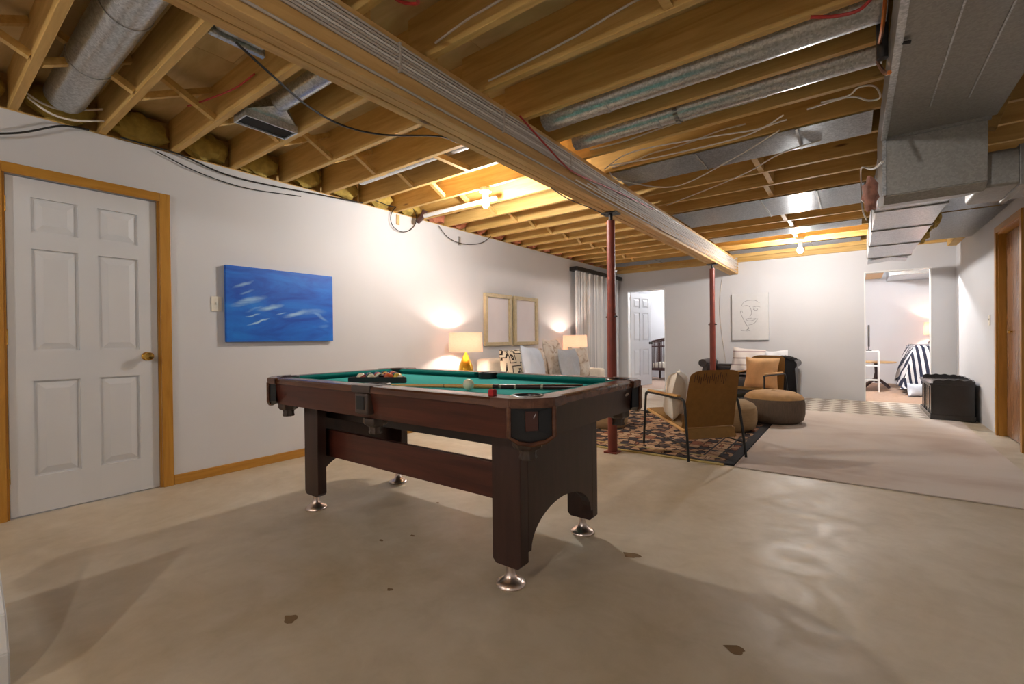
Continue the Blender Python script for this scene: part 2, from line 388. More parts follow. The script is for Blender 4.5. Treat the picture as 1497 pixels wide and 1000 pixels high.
def dup_part(src, loc, parent):
    o = src.copy(); C.objects.link(o); o.parent = parent
    o.location = Vector(loc) - WLOC[parent.name]; WLOC[o.name] = Vector(loc); return o

# ---------------------------------------------------------------- shell
D1 = (.366, 1.117, 2.03)                 # white door in the left wall
N1 = (-3.757, -2.979, 1.99); N2 = (.128, .912, 2.015)   # openings in the back wall
CL = (5.83, 6.66, 2.05)                  # closet opening in the right wall
YBB = 12.6
o = struct(obj('floor', boxes([(XL - .12, XR + .12, YF - .1, YB + .06, -.1, 0)]), 'concrete'))
struct(obj('wall_left', boxes([(XL - .12, XL, YF, D1[0], 0, ZW), (XL - .12, XL, D1[1], YB + .12, 0, ZW), (XL - .12, XL, D1[0], D1[1], D1[2], ZW)]), 'wall_paint'))
struct(obj('wall_back', boxes([(XL, N1[0], YB, YB + .11, 0, ZW), (N1[1], N2[0], YB, YB + .11, 0, ZW), (N2[1], XR, YB, YB + .11, 0, ZW), (N1[0], N1[1], YB, YB + .11, N1[2], ZW), (N2[0], N2[1], YB, YB + .11, N2[2], ZW)]), 'wall_paint'))
struct(obj('wall_right', boxes([(XR, XR + .12, YF, CL[0], 0, ZW), (XR, XR + .12, CL[1], YB + .11, 0, ZW), (XR, XR + .12, CL[0], CL[1], CL[2], ZW)]), 'wall_paint'))
struct(obj('wall_front', boxes([(XL - .12, XR + .12, YF - .1, YF, 0, ZS)]), 'wall_paint'))
# rooms behind the two openings
struct(obj('floor_bedroom', boxes([(-1.6, 3.2, YB + .06, YBB + .1, -.1, 0)]), 'carpet_bed'))
struct(obj('wall_bedroom_back', boxes([(-1.6, 3.2, YBB, YBB + .1, 0, 2.7)]), 'wall_paint'))
struct(obj('wall_bedroom_left', boxes([(-1.7, -1.6, YB + .11, YBB, 0, 2.7)]), 'wall_paint'))
struct(obj('wall_bedroom_right', boxes([(3.2, 3.3, YB + .11, YBB, 0, 2.7)]), 'wall_paint'))
struct(obj('wall_bedroom_front', boxes([(1.29, 3.2, YB, YB + .11, 0, 2.7)]), 'wall_paint'))
struct(obj('floor_nursery', boxes([(-5.6, -1.7, YB + .06, 11.9, -.1, 0)]), 'carpet_bed'))
struct(obj('wall_nursery_back', boxes([(-5.6, -1.7, 11.8, 11.9, 0, 2.6)]), 'wall_paint'))
struct(obj('wall_nursery_left', boxes([(-5.7, -5.6, YB + .11, 11.9, 0, 2.6)]), 'wall_paint'))
struct(obj('wall_nursery_front', boxes([(-5.6, XL - .12, YB, YB + .11, 0, 2.6)]), 'wall_paint'))
struct(obj('ceiling_nursery', boxes([(-5.7, -1.65, YB + .11, 11.9, 2.6, 2.65)]), 'wall_paint'))
cb = sroot('ceiling_bedroom', (0, 10.8, 2.4))
obj('deck', boxes([(-1.7, 3.3, YB + .11, YBB + .1, 2.66, 2.7)]), 'plywood', cb)
for k in range(8): obj('joist', box(-1.6, 3.2, 9.3 + .41 * k, 9.338 + .41 * k, 2.42, 2.655), 'lumber', cb)

# baseboard, casings
struct(obj('baseboard_left', box(XL, XL + .014, D1[1] + .065, 4.2, 0, .07, .003), 'oak_trim_y'))
t = sroot('trim_1', (XL, .74, 0))
obj('casing_leg', box(XL, XL + .02, D1[1], D1[1] + .062, 0, D1[2] + .06, .003), 'oak_trim', t)
obj('casing_leg', box(XL, XL + .02, D1[0] - .062, D1[0], 0, D1[2] + .06, .003), 'oak_trim', t)
obj('casing_head', box(XL, XL + .02, D1[0], D1[1], D1[2], D1[2] + .06, .003), 'oak_trim_y', t)
for y0, y1 in ((D1[1] - .012, D1[1]), (D1[0], D1[0] + .012)): obj('jamb', box(XL - .11, XL, y0, y1, 0, D1[2]), 'oak_trim', t)

def six_panel(name, wd, ht, hand, mats='door_paint'):
    """local frame: x along the width from the hinge, face towards -y, z up"""
    r = root(name, None, None, local=True); r['kind'] = 'structure'
    obj('slab', box(0, wd, .011, .035, 0, ht), mats, r)
    s = .11 * wd / .76; m_ = .1 * wd / .76; cw = (wd - 2 * s - m_) / 2
    rows = [(.22, .80), (.98, 1.60), (1.70, 1.91)]; rows = [(a * ht / 2.02, b * ht / 2.02) for a, b in rows]
    for x0, x1 in ((0, s), (s + cw, s + cw + m_), (wd - s, wd)): obj('stile', box(x0, x1, 0, .011, 0, ht), mats, r)
    zz = [0] + [z for p in rows for z in p] + [ht]
    for i in range(0, 8, 2):
        for x0 in (s, s + cw + m_): obj('rail', box(x0, x0 + cw, 0, .011, zz[i], zz[i + 1]), mats, r)
    for z0, z1 in rows:
        for x0 in (s, s + cw + m_):
            bm = bmesh.new(); g = .012; b = .05
            a = [bm.verts.new(p) for p in ((x0 + g, .0109, z0 + g), (x0 + cw - g, .0109, z0 + g), (x0 + cw - g, .0109, z1 - g), (x0 + g, .0109, z1 - g))]
            c = [bm.verts.new(p) for p in ((x0 + b, .001, z0 + b), (x0 + cw - b, .001, z0 + b), (x0 + cw - b, .001, z1 - b), (x0 + b, .001, z1 - b))]
            bm.faces.new(c)
            for i in range(4): bm.faces.new((a[i], a[(i + 1) % 4], c[(i + 1) % 4], c[i]))
            bmesh.ops.recalc_face_normals(bm, faces=bm.faces)
            obj('panel', bm, mats, r)
    kb = lathe([(.03, 0), (.03, .006), (.012, .012), (.012, .03), (.026, .04), (.03, .052), (.024, .064), (.001, .068)], seg=20)
    xf(kb, (wd - .065, 0, .93 * ht / 2.02), rx=PI / 2)
    obj('knob', kb, 'brass' if hand else 'steel_dark', r, True)
    for z in (.2, 1.02, 1.8):
        obj('hinge', tube([(-.004, -.004, z), (-.004, -.004, z + .09)], .007, 8), 'brass' if hand else 'chrome', r)
    return r
d = six_panel('door_1', D1[1] - D1[0] - .03, 2.015, True)
d.location = (XL - .012, D1[0] + .015, .008); d.rotation_euler = (0, 0, PI / 2)
# door face looks to -y locally -> +x after a quarter turn
dn = six_panel('door_3', N1[1] - N1[0] - .04, 1.96, False)
dn.location = (N1[0] + .02, YB + .12, .01); dn.rotation_euler = (0, 0, math.radians(76))
t = sroot('trim_3', (-3.37, YB, 0))
for x0, x1 in ((N1[0], N1[0] + .015), (N1[1] - .015, N1[1])): obj('jamb', box(x0, x1, YB - .004, YB + .114, 0, N1[2]), 'white_trim', t)
obj('jamb_head', box(N1[0] + .015, N1[1] - .015, YB - .004, YB + .114, N1[2] - .015, N1[2]), 'white_trim', t)
t = sroot('trim_4', (.52, YB, 0))
for x0, x1 in ((N2[0], N2[0] + .015), (N2[1] - .015, N2[1])): obj('jamb', box(x0, x1, YB - .004, YB + .114, 0, N2[2]), 'white_trim', t)
obj('jamb_head', box(N2[0] + .015, N2[1] - .015, YB - .004, YB + .114, N2[2] - .015, N2[2]), 'white_trim', t)
# closet on the right wall
t = sroot('trim_2', (XR, 6.2, 0))
obj('casing_leg', box(XR - .018, XR, CL[1], CL[1] + .06, 0, CL[2] + .06, .003), 'oak_trim', t)
obj('casing_leg', box(XR - .018, XR, CL[0] - .06, CL[0], 0, CL[2] + .06, .003), 'oak_trim', t)
obj('casing_head', box(XR - .018, XR, CL[0], CL[1], CL[2], CL[2] + .06, .003), 'oak_trim_y', t)
obj('jamb', box(XR, XR + .12, CL[1] - .015, CL[1], 0, CL[2]), 'oak_trim', t)
obj('jamb', box(XR, XR + .12, CL[0], CL[0] + .015, 0, CL[2]), 'oak_trim', t)
obj('jamb_head', box(XR, XR + .12, CL[0] + .015, CL[1] - .015, CL[2] - .015, CL[2]), 'oak_trim_y', t)
t = sroot('door_2', (XR + .07, 6.2, 0))
ym = (CL[0] + CL[1]) / 2
for y0, y1 in ((CL[0] + .018, ym - .002), (ym + .002, CL[1] - .018)): obj('leaf', box(XR + .055, XR + .085, y0, y1, .012, CL[2] - .02, .003), 'closet_wood', t)
kb = lathe([(.012, 0), (.01, .012), (.018, .022), (.016, .032), (.001, .035)], seg=16); xf(kb, (XR + .055, ym + .19, 1.05), ry=-PI / 2)
obj('knob', kb, 'brass', t, True)
struct(obj('wall_closet', boxes([(XR + .12, XR + .16, CL[0] - .1, CL[1] + .1, 0, 2.2)]), 'wall_paint'))

# ---------------------------------------------------------------- ceiling: deck, joists, beam
ceil = sroot('ceiling', (-1.4, 3.2, ZJ))
x = XL - .14; i = 0
while x < XR + .12:
    x1 = min(x + 1.22, XR + .14); y = YF - .1 - (i % 2) * 1.0
    while y < YB + .11:
        y1 = min(y + 2.44, YB + .11); ya = max(y, YF - .1)
        if y1 > ya: obj('deck_sheet', box(x + .0015, x1 - .0015, ya + .0015, y1 - .0015, ZS, ZS + .018), 'plywood', ceil)
        y += 2.44
    x = x1; i += 1
JY = [.42 + .4 * k for k in range(-7, 22)]
for k, y in enumerate(JY):
    hl = obj('joist', box(XL - .06, BX1 - .01, y - .019, y + .019, ZJ, ZS, .002, 1), 'lumber', ceil)
    obj('joist', box(BX0 + .01, XR + .1, y - .019 - .042, y + .019 - .042, ZJ, ZS, .002, 1), 'lumber', ceil)
obj('rim_board', box(XL - .14, XL - .1, YF, YB, ZW, ZS), 'lumber', ceil)
obj('sill_plate', box(XL - .11, XL - .005, YF, YB, ZW, ZJ), 'lumber', ceil)
obj('sill_plate', box(XR + .01, XR + .12, YF, YB, ZW, ZJ), 'lumber', ceil)
obj('header', box(XL, BX0, YB - .06, YB + .11, ZJ - .05, ZS, .002), 'lumber', ceil)
obj('header', box(BX1, XR, YB - .06, YB + .11, ZJ - .05, ZS, .002), 'lumber', ceil)
beam = root('beam', None, None, (-1.735, 3.2, BZ)); beam.parent = ceil; beam.location = Vector((-1.735, 3.2, BZ)) - WLOC['ceiling']
for k, (a, b) in enumerate(((0, .048), (.051, .099), (.102, .15))):
    obj('ply', box(BX0 + a, BX0 + b, YF, YB, BZ + (.003 if k == 1 else 0), ZJ, .003, 1), 'lumber_beam', beam)
# wooden cross bridging between the joists
def bridging(xb, ya, yb):
    for s in (0, 1):
        z0, z1 = (ZJ + .02, ZS - .03) if s == 0 else (ZS - .03, ZJ + .02)
        off = .02 if s else -.02
        dy, dz = yb - ya, z1 - z0; L = math.hypot(dy, dz)
        bm = box(-.019, .019, 0, L, -.017, .017); xf(bm, (xb + off, ya, z0), rx=math.atan2(dz, dy)); obj('bridging', bm, 'lumber', ceil)
for a, b in zip(JY[6:], JY[7:]):
    bridging(-3.22, a + .02, b - .02)
for k, (a, b) in enumerate(zip(JY[7:], JY[8:])):
    if b < 2.1 or 3.3 < b < 3.55 or b > 3.9:
        xx = -.62 + .03 * math.sin(k * 2.1)
        obj('blocking', box(xx - .02, xx + .02, a - .022, b - .062, ZJ + .004, ZJ + .2), 'lumber', ceil)
for y0, y1, xx in ((.84, 1.2, -2.12), (3.24, 3.6, -2.25), (2.84, 3.2, -2.2), (1.24, 1.6, -1.95)):
    pass
obj('blocking', box(-2.55, -2.51, 2.44, 2.80, ZJ + .0, ZJ + .04), 'lumber', ceil)

# insulation tucked above the left wall
for k, (a, b) in enumerate(zip(JY[6:28], JY[7:29])):
    bm = sphere((0, 0, 0), 1, 16)
    for v in bm.verts:
        n = 1 + .16 * math.sin(7 * v.co.y + k) * math.sin(5 * v.co.z + 2 * k) + .1 * math.sin(11 * v.co.x + 3 * v.co.y + k)
        v.co = Vector((v.co.x * .07, v.co.y * .172, v.co.z * .1)) * n
    lo = min(v.co.z for v in bm.verts); ym_ = max(abs(v.co.y) for v in bm.verts)
    for v in bm.verts: v.co.y *= .172 / ym_
    xf(bm, (XL - .03, (a + b) / 2, ZW - lo + .012))
    pk = k > 8
    tag(obj('insulation_batt', bm, 'insulation_pink' if pk else 'insulation_yellow', None, True),
        'pink fibreglass insulation tuft stuffed between joists above white wall' if pk else 'yellow fibreglass insulation tuft stuffed between joists above white wall', 'insulation',
        'pink insulation tufts' if pk else 'yellow insulation tufts')

# steel columns
for y, lab in ((3.835, 'red steel support post rising beside the patterned rug'), (7.50, 'red steel support post in front of the line drawing wall')):
    c = root('steel_column', lab, 'post', (-1.745, y, 0))
    px, py = -1.745, y
    obj('tube', tube([(px, py, .012), (px, py, 1.25)], .042, 20), 'steel_red', c, True)
    obj('tube', tube([(px, py, 1.25), (px, py, BZ - .07)], .037, 20), 'steel_red', c, True)
    obj('screw', tube([(px, py, BZ - .07), (px, py, BZ - .012)], .018, 12), 'steel_dark', c, True)
    obj('base_plate', box(px - .06, px + .06, py - .06, py + .06, 0, .012, .002), 'steel_red', c)
    obj('top_plate', box(px - .07, px + .07, py - .06, py + .06, BZ - .012, BZ - .001), 'steel_dark', c)
    obj('pin', tube([(px - .065, py + .03, 1.22), (px + .065, py - .03, 1.22)], .008, 8), 'steel_dark', c, True)

# bulbs
def bulb(x, y, z, lab, mat='bulb_glass', top=None):
    top = top or ZJ - .001
    r = root('bare_bulb', lab, 'light bulb', (x, y, z - .06))
    obj('junction_box', lathe([(.05, 0), (.05, .02), (.045, .02)], (x, y, top - .02), 8), 'galvanized', r)
    obj('socket', lathe([(.055, 0), (.055, -.015), (.03, -.03), (.026, -(top - .02 - z - .03)), (.02, -(top - .02 - z - .028))], (x, y, top - .02), 20), 'switch_plate', r, True)
    obj('glass', lathe([(.001, -.05), (.018, -.046), (.03, -.03), (.035, -.008), (.031, .014), (.02, .033), (.016, .044)], (x, y, z), 20), mat, r, True)
bulb(-2.69, 3.22, 2.28, 'bare glowing bulb hung under the joists above the pool table')
bulb(-.6, 7.578, 2.24, 'bare glowing bulb near the line drawing by the beam end', 'bulb_far')
bulb(-2.7, -1.58, 2.25, 'bare fill bulb added out of view on the joists behind the camera', 'bulb_fill')  # this bulb and the next are added, unseen, to lift the ambient light
bulb(-.5, -1.222, 2.25, 'bare fill bulb added out of view beside the beam behind the camera', 'bulb_fill')
bulb(.0, 9.729, 2.28, 'bare fill bulb added out of view in the bedroom beyond the doorway', 'bed_fill_bulb', 2.42)  # unseen bulb added as fill light for the bedroom
bulb(-3.2, 10.6, 2.3, 'bare fill bulb added out of view in the nursery beyond the open door', 'nursery_fill_bulb', 2.6)  # unseen bulb added as fill light for the nursery

# ---------------------------------------------------------------- photo pixel -> point on a named plane
def at(u, v, **k):
    du, dv = u - 748.5, v - 500
    U = du * math.cos(ROLL) + dv * math.sin(ROLL); V = -du * math.sin(ROLL) + dv * math.cos(ROLL)
    dd = (rgt * (U / F_PX) + fwd - up * (V / F_PX)); o0 = Vector((0, 0, CAM_H))
    (ax, val), = k.items(); i = 'xyz'.index(ax)
    return o0 + dd * ((val - o0[i]) / dd[i])

# ---------------------------------------------------------------- ducts
def round_duct(lab, pts, r, seams, mat='galvanized', bands=()):
    pts = [Vector(p) for p in pts]
    d_ = root('round_duct', lab, 'duct', (pts[0] + pts[-1]) / 2)
    obj('pipe', tube(pts, r, 24), mat, d_, True)
    ax = (pts[-1] - pts[0]); L = ax.length; ax.normalize()
    for s in seams:
        p = pts[0] + ax * L * s; obj('seam_ring', tube([p - ax * .012, p + ax * .012], r + .004, 24), mat, d_, True)
    for s in bands:
        p = pts[0] + ax * L * s
        bm = bmesh.new()
        for k in range(9):
            a = PI + PI * k / 8
            quad_box(bm, p.x - .012, p.x + .012, p.y + (r + .003) * math.cos(a) - .012, p.y + (r + .003) * math.cos(a) + .012, p.z + (r + .003) * math.sin(a) - .006, p.z + (r + .003) * math.sin(a) + .006)
        obj('strap', bm, 'galvanized_dull', d_)
round_duct('long round galvanised duct in joist bay running from beam to trunk', [(-1.62, 2.575, 2.485), (.12, 2.575, 2.485)], .085, (.25, .6))
round_duct('thinner round galvanised duct held by a strap beside the longer one', [(-1.62, 2.975, 2.475), (.12, 2.975, 2.475)], .072, (.35, .7), bands=(.42,))
round_duct('wide round galvanised duct between joists over the white door', [(-3.8, .62, 2.52), (BX0 - .02, .62, 2.52)], .098, (.3, .62))
round_duct('narrow round galvanised duct between joists beside the hanging bulb', [(-3.62, 2.56, 2.51), (-2.30, 2.56, 2.51)], .052, (.5,))
# register boot
bt = root('register_boot', 'galvanised register boot with dark slot opening hanging between joists', 'duct', (-2.8, 1.40, 2.40))
obj('pipe', tube([(-2.84, 1.42, 2.50), (-2.02, 1.42, 2.50)], .055, 20), 'galvanized', bt, True)
bm = bmesh.new()
a = [bm.verts.new((-2.82, 1.42 + .056 * math.cos(2 * PI * k / 16), 2.50 + .056 * math.sin(2 * PI * k / 16))) for k in range(16)]
bsq = []
for k in range(16):
    cx_, cz_ = math.cos(2 * PI * k / 16), math.sin(2 * PI * k / 16); m_ = max(abs(cx_), abs(cz_))
    bsq.append(bm.verts.new((-2.985 - .075 * cz_ / m_, 1.415 + .155 * cx_ / m_, 2.44 + .012 * cz_ / m_)))
for k in range(16): bm.faces.new((a[k], a[(k + 1) % 16], bsq[(k + 1) % 16], bsq[k]))
obj('hood', bm, 'galvanized', bt, True)
obj('lip', boxes([(-3.065, -3.055, 1.255, 1.575, 2.385, 2.455), (-2.915, -2.905, 1.255, 1.575, 2.385, 2.432), (-3.055, -2.915, 1.255, 1.265, 2.385, 2.44), (-3.055, -2.915, 1.565, 1.575, 2.385, 2.44)]), 'galvanized', bt)
obj('opening', box(-3.055, -2.915, 1.265, 1.565, 2.395, 2.40), 'hole_shade', bt)  # black panel: the shade inside the slot put into the colour
o = root('duct_stub', 'flattened galvanised duct stub against the beam above the white door', 'duct', (-2.1, .98, 2.42))
obj('stub', box(-2.3, BX0 - .01, .86, 1.08, 2.43, 2.52, .03, 3), 'galvanized', o, True)
obj('collar', box(-2.33, -2.3, .85, 1.09, 2.42, 2.53, .004), 'galvanized', o)
o = root('duct_stub', 'flattened galvanised duct stub against the beam near the hanging bulb', 'duct', (-2.1, 2.62, 2.42))
obj('stub', box(-2.22, BX0 - .01, 2.50, 2.74, 2.43, 2.52, .03, 3), 'galvanized', o, True)
obj('collar', box(-2.24, -2.22, 2.49, 2.75, 2.42, 2.53, .004), 'galvanized', o)
# panned joist bays: sheet metal nailed under the joists
def pan(lab, y0, y1, x0, x1, splits, z=ZJ):
    p = root('joist_pan', lab, 'duct', ((x0 + x1) / 2, (y0 + y1) / 2, z - .012))
    xs = [x0] + list(splits) + [x1]
    for a_, b_ in zip(xs, xs[1:]):
        bm = bmesh.new(); n = 6; g = [[bm.verts.new((a_ + (b_ - a_) * i / n, y0 + (y1 - y0) * j / 3, z - .006 - .004 * math.sin(3 * i + 2 * j + x0) ** 2)) for j in range(4)] for i in range(n + 1)]
        for i in range(n):
            for j in range(3): bm.faces.new((g[i][j], g[i][j + 1], g[i + 1][j + 1], g[i + 1][j]))
        bmesh.ops.solidify(bm, geom=bm.faces, thickness=.0015)
        obj('sheet', bm, 'galvanized', p, True)
    for s in splits: obj('seam', box(s - .008, s + .008, y0, y1, z - .014, z - .009), 'galvanized_dull', p)
pan('shiny sheet metal pan under joists, first past the two round ducts', 3.57, 3.97, -1.63, .10, (-.95, -.3))
pan('wide shiny sheet metal pan under joists beside pink pipe wrap', 5.20, 5.98, -1.63, .08, (-.75, -.28))
pan('sheet metal pan under joists in front of the bulb by the back wall', 6.80, 7.18, -1.63, .08, (-.6,))
pan('narrow sheet metal pan under joists nearest the back wall', 8.0, 8.36, -1.63, .08, (-.5,))
pan('sheet metal pan under joists left of the beam near the curtain', 7.98, 8.38, -3.7, -1.85, (-2.8,))
# trunk
tr = root('trunk_duct', 'large rectangular sheet metal trunk duct with dropped box section', 'duct', (.35, 3, 1.76))
X0, X1 = .135, .565
obj('body', box(X0, X1, YF + .05, 3.22, 2.10, 2.40, .003, 1), 'galvanized_dull', tr)
for y in (1.86, .6): obj('seam', box(X0 - .008, X1 + .008, y - .015, y + .015, 2.092, 2.39), 'galvanized_dull', tr)
obj('corner_flange', box(X0 - .012, X0 + .012, YF + .05, 3.22, 2.09, 2.1), 'galvanized', tr)
for xx in (.29, .42): obj('crease', box(xx - .003, xx + .003, 1.0, 2.9, 2.096, 2.101), 'galvanized', tr)
obj('screw', tube([(X0 + .01, 2.2, 2.093), (X0 + .035, 2.2, 2.088)], .006, 8), 'steel_dark', tr)
obj('drop_box', prism([(3.22, 2.105), (3.24, 1.79), (3.30, 1.755), (3.9, 1.87), (4.1, 2.08), (4.1, 2.40), (3.22, 2.40)], 'x', X0, X1 - .03, .004), 'galvanized_dull', tr)
obj('flange', boxes([(X0 - .008, X1 - .02, 3.21, 3.235, 2.085, 2.11)]), 'galvanized_dull', tr)
obj('flange', boxes([(X0 - .008, X0 + .008, 3.212, 3.238, 1.79, 2.085)]), 'galvanized', tr)
obj('branch', box(X1 - .03, XR - .012, 3.44, 3.84, 1.80, 1.99, .02, 3), 'galvanized_dull', tr, True)
obj('branch_collar', box(.68, .71, 3.43, 3.85, 1.79, 2.0, .006), 'galvanized_dull', tr)
obj('far_body', box(.15, .60, 4.1, 8.05, 2.08, 2.40, .003, 1), 'galvanized', tr)
for y in (5.0, 5.9, 6.9, 7.95): obj('seam', box(.142, .608, y - .012, y + .012, 2.072, 2.39), 'galvanized_dull', tr)
obj('far_flap', prism([(.16, 2.06), (.4, 2.085), (.58, 2.06), (.58, 2.075), (.4, 2.1), (.16, 2.075)], 'y', 8.06, 8.45), 'galvanized', tr)
pan('pale sheet metal pan between trunk duct and right wall', 5.55, 6.15, .62, XR - .01, (), 2.24)
pan('blue tinted sheet metal pan between trunk duct and closet wall', 6.2, 7.9, .66, XR - .01, (), 2.24)
o = root('ragged_insulation', 'torn brown insulation hanging beside the far trunk duct', 'insulation', (.66, 6.9, 2.12))
for k in range(6):
    bm = sphere((0, 0, 0), 1, 10)
    for v in bm.verts: v.co = Vector((v.co.x * .035, v.co.y * .14, v.co.z * .045)) * (1 + .3 * math.sin(9 * v.co.y + 5 * v.co.x + k))
    xf(bm, (.645 + .006 * (k % 2), 6.1 + .25 * k, 2.16 + .012 * (k % 3)), rx=.3 * (k % 3 - 1)); obj('tuft', bm, 'insulation_yellow', o, True)
o = obj('wall_header', box(XR - .1, XR - .002, 6.0, YB - .07, 2.29, 2.408, .003), 'lumber'); tag(o, 'rough lumber strip fixed along the top of the closet wall', 'lumber')
bm = sphere((0, 0, 0), 1, 18)
for v in bm.verts: v.co = Vector((v.co.x * .03, v.co.y * .05, v.co.z * .075)) * (1 + .15 * math.sin(9 * v.co.z + 4 * v.co.x))
p = at(1272, 285, x=.06); xf(bm, (.06, p.y, p.z)); o = tag(obj('pipe_wrap', bm, 'pipe_wrap', None, True), 'bundle of pink foil pipe wrap beside the trunk duct', 'insulation')
wb = xf(box(-.03, .03, -.02, .02, 0, .42, .004), at(1443, 193, x=.62) + Vector((0, -.05, .0)), rx=-.35, ry=.35)
tag(obj('wooden_brace', wb, 'lumber'), 'slanted wooden brace stick beside the trunk duct', 'brace')
o = obj('vent_stack', tube([(.11, 2.72, 2.30), (.11, 2.72, ZS - .005)], .022, 12), 'charcoal_plastic', None, True)
tag(o, 'dark upright pipe stub beside the trunk duct', 'pipe')

# ---------------------------------------------------------------- cables
def cable(lab, pts, r=.0045, mat='cable_white', grp=None, n=6, name='electrical_cable', under=None):
    if under:                            # hangs below the joists and clear of the beam's side
        pts = [Vector((max(p[0], under), p[1], min(p[2], ZJ - .012))) for p in pts]
    return tag(obj(name, tube(pts, r, 6, smooth_n=n), mat, None, True), lab, 'cable', grp)
zc = [2.182, 2.262, 2.276, 2.291, 2.306, 2.321, 2.336, 2.352, 2.369]
for k, z in enumerate(zc):
    pts = []; y = -.6
    while y < 8.95:
        zz = z + .004 * math.sin(1.3 * y) + .003 * math.sin(2.9 * y) + random.uniform(-.0006, .0006)
        pts.append((BX1 + .0075, y, zz)); y += .45
    if k == 0: cable('single white cable along the lower edge of the wooden beam', pts, .0065, 'cable_grey')
    else: cable('white cable stapled in the bundle along the wooden beam side', pts, .0068, 'cable_grey' if k % 3 else 'cable_white', 'cable bundle on the beam')
for k in range(10):
    pts = []; y = 3.0 + .3 * k * .6
    zb = 2.19 + .018 * k
    while y < 8.95:
        pts.append((BX1 + .024, y, zb + .009 * math.sin(2.1 * y) + .006 * math.sin(4.7 * y) + random.uniform(-.002, .002))); y += .5
    cable('loose white cable woven over the far half of the beam bundle', pts, .0055, 'cable_white', 'loose cables over the beam bundle')
cable('red cable looping over the beam bundle beside the first post', [(BX1 + .02, 2.3, 2.40), (BX1 + .03, 2.55, 2.32), (BX1 + .032, 2.9, 2.24), (BX1 + .032, 3.3, 2.26), (BX1 + .032, 3.9, 2.30), (BX1 + .034, 4.6, 2.33)], .006, 'cable_red')
for y in (.75, 1.38, 2.15, 2.95, 3.8, 4.7, 5.7, 6.7): obj('staple', box(BX1, BX1 + .016, y - .004, y + .004, 2.25, 2.385), 'cable_grey', beam)
# cables on the joist faces, right of the beam
for k, (yj, xa, xb, za, zb, lab) in enumerate((
        (1.62, -1.6, -.35, 2.45, 2.56, 'white cable stapled on the joist two bays before the round ducts'),
        (2.02, -1.6, .05, 2.44, 2.56, 'white cable stapled on the joist one bay before the round ducts'),
        (3.22, -1.6, .08, 2.45, 2.50, 'white cable stapled on the joist just past the thinner round duct'),
        (3.62, -1.6, -.6, 2.44, 2.52, 'white cable stapled on the joist edge by the first metal pan'))):
    yy = yj - .042 - .019 - .006
    cable(lab, [(xa + (xb - xa) * t_ / 6, yy, za + (zb - za) * t_ / 6 + .008 * math.sin(2.3 * t_ + k)) for t_ in range(7)], .0055)
cable('pale cable drooping below the first sheet metal pan from the beam', [at(862, 258, z=2.40), at(885, 268, z=2.385), at(985, 273, z=2.37), at(1070, 233, z=2.38), at(1140, 190, z=2.40)], .005, under=BX1 + .05)
cable('pale cable slanting up across joists behind the first metal pan', [at(975, 300, z=2.39), at(1080, 258, z=2.385), at(1140, 225, z=2.385), at(1200, 205, z=2.40)], .005)
cable('bunched pale cable over the bays before the first metal pan', [at(870, 250, z=2.40), at(925, 222, z=2.395), at(1040, 200, z=2.39), at(1110, 188, z=2.39), at(1145, 168, z=2.40)], .005, under=BX1 + .05)
cable('second bunched pale cable over the bays before the first metal pan', [at(890, 242, z=2.38), at(960, 230, z=2.375), at(1075, 203, z=2.375), at(1120, 185, z=2.375), at(1150, 175, z=2.38)], .005, under=BX1 + .05)
cable('coiled pale cable end beside the trunk duct', [at(1180, 160, z=2.40), at(1240, 142, z=2.39), at(1270, 147, z=2.38), at(1287, 142, z=2.38), at(1278, 126, z=2.385), at(1255, 128, z=2.39), at(1240, 140, z=2.395), at(1200, 150, z=2.40)], .005)
cable('pale cable dropping past the pink pipe wrap', [at(1290, 237, x=.09), at(1275, 247, x=.07), at(1259, 246, x=.05), at(1259, 275, x=.05), at(1261, 306, x=.05), at(1267, 322, x=.07)], .005)
cable('red cable curling under the round duct end beside the trunk', [at(1185, 25, z=2.39), at(1220, 24, z=2.37), at(1255, 15, z=2.36), at(1278, -6, z=2.37)], .007, 'cable_red')
cable('copper coloured cable looping down beside the trunk duct', [at(1296, -20, x=.11), at(1290, 40, x=.1), at(1282, 85, x=.1), at(1292, 105, x=.105), at(1300, 106, x=.11)], .008, 'copper')
cable('red cable bunch tangled above the beam', [(-1.5, 1.02, 2.41), (-1.42, 1.1, 2.37), (-1.36, 1.2, 2.36), (-1.42, 1.28, 2.40), (-1.5, 1.24, 2.43), (-1.45, 1.1, 2.42)], .007, 'cable_red')
cable('red cable sagging between joists beside the register boot', [at(275, 155, z=2.50), at(310, 143, z=2.48), at(345, 128, z=2.48), at(372, 108, z=2.50)], .005, 'cable_red')
cable('long black cable hanging from duct stub across joists to the beam', [at(345, 62, z=2.42), at(400, 112, z=2.38), at(450, 155, z=2.36), at(500, 183, z=2.36), at(560, 197, z=2.37), at(640, 199, z=2.385), at(668, 208, z=2.39)], .006, 'cable_black')
cable('black cable drooping over the white door head', [at(-40, 196, x=XL + .03), at(30, 194, x=XL + .03), at(90, 184, x=XL + .03), at(130, 178, x=XL + .03)], .006, 'cable_black', under=XL + .01)
cable('black cable running along the top of the white wall', [at(175, 184, x=XL + .05), at(230, 207, x=XL + .04), at(268, 228, x=XL + .03), at(330, 255, x=XL + .02), at(400, 272, x=XL + .02), at(470, 285, x=XL + .02), at(530, 288, x=XL + .04)], .006, 'cable_black', under=XL + .01)
cable('thin dark cable sagging below the top of the white wall', [at(230, 222, x=XL + .02), at(290, 252, x=XL + .02), at(360, 275, x=XL + .02), at(440, 287, x=XL + .02)], .004, 'cable_black')
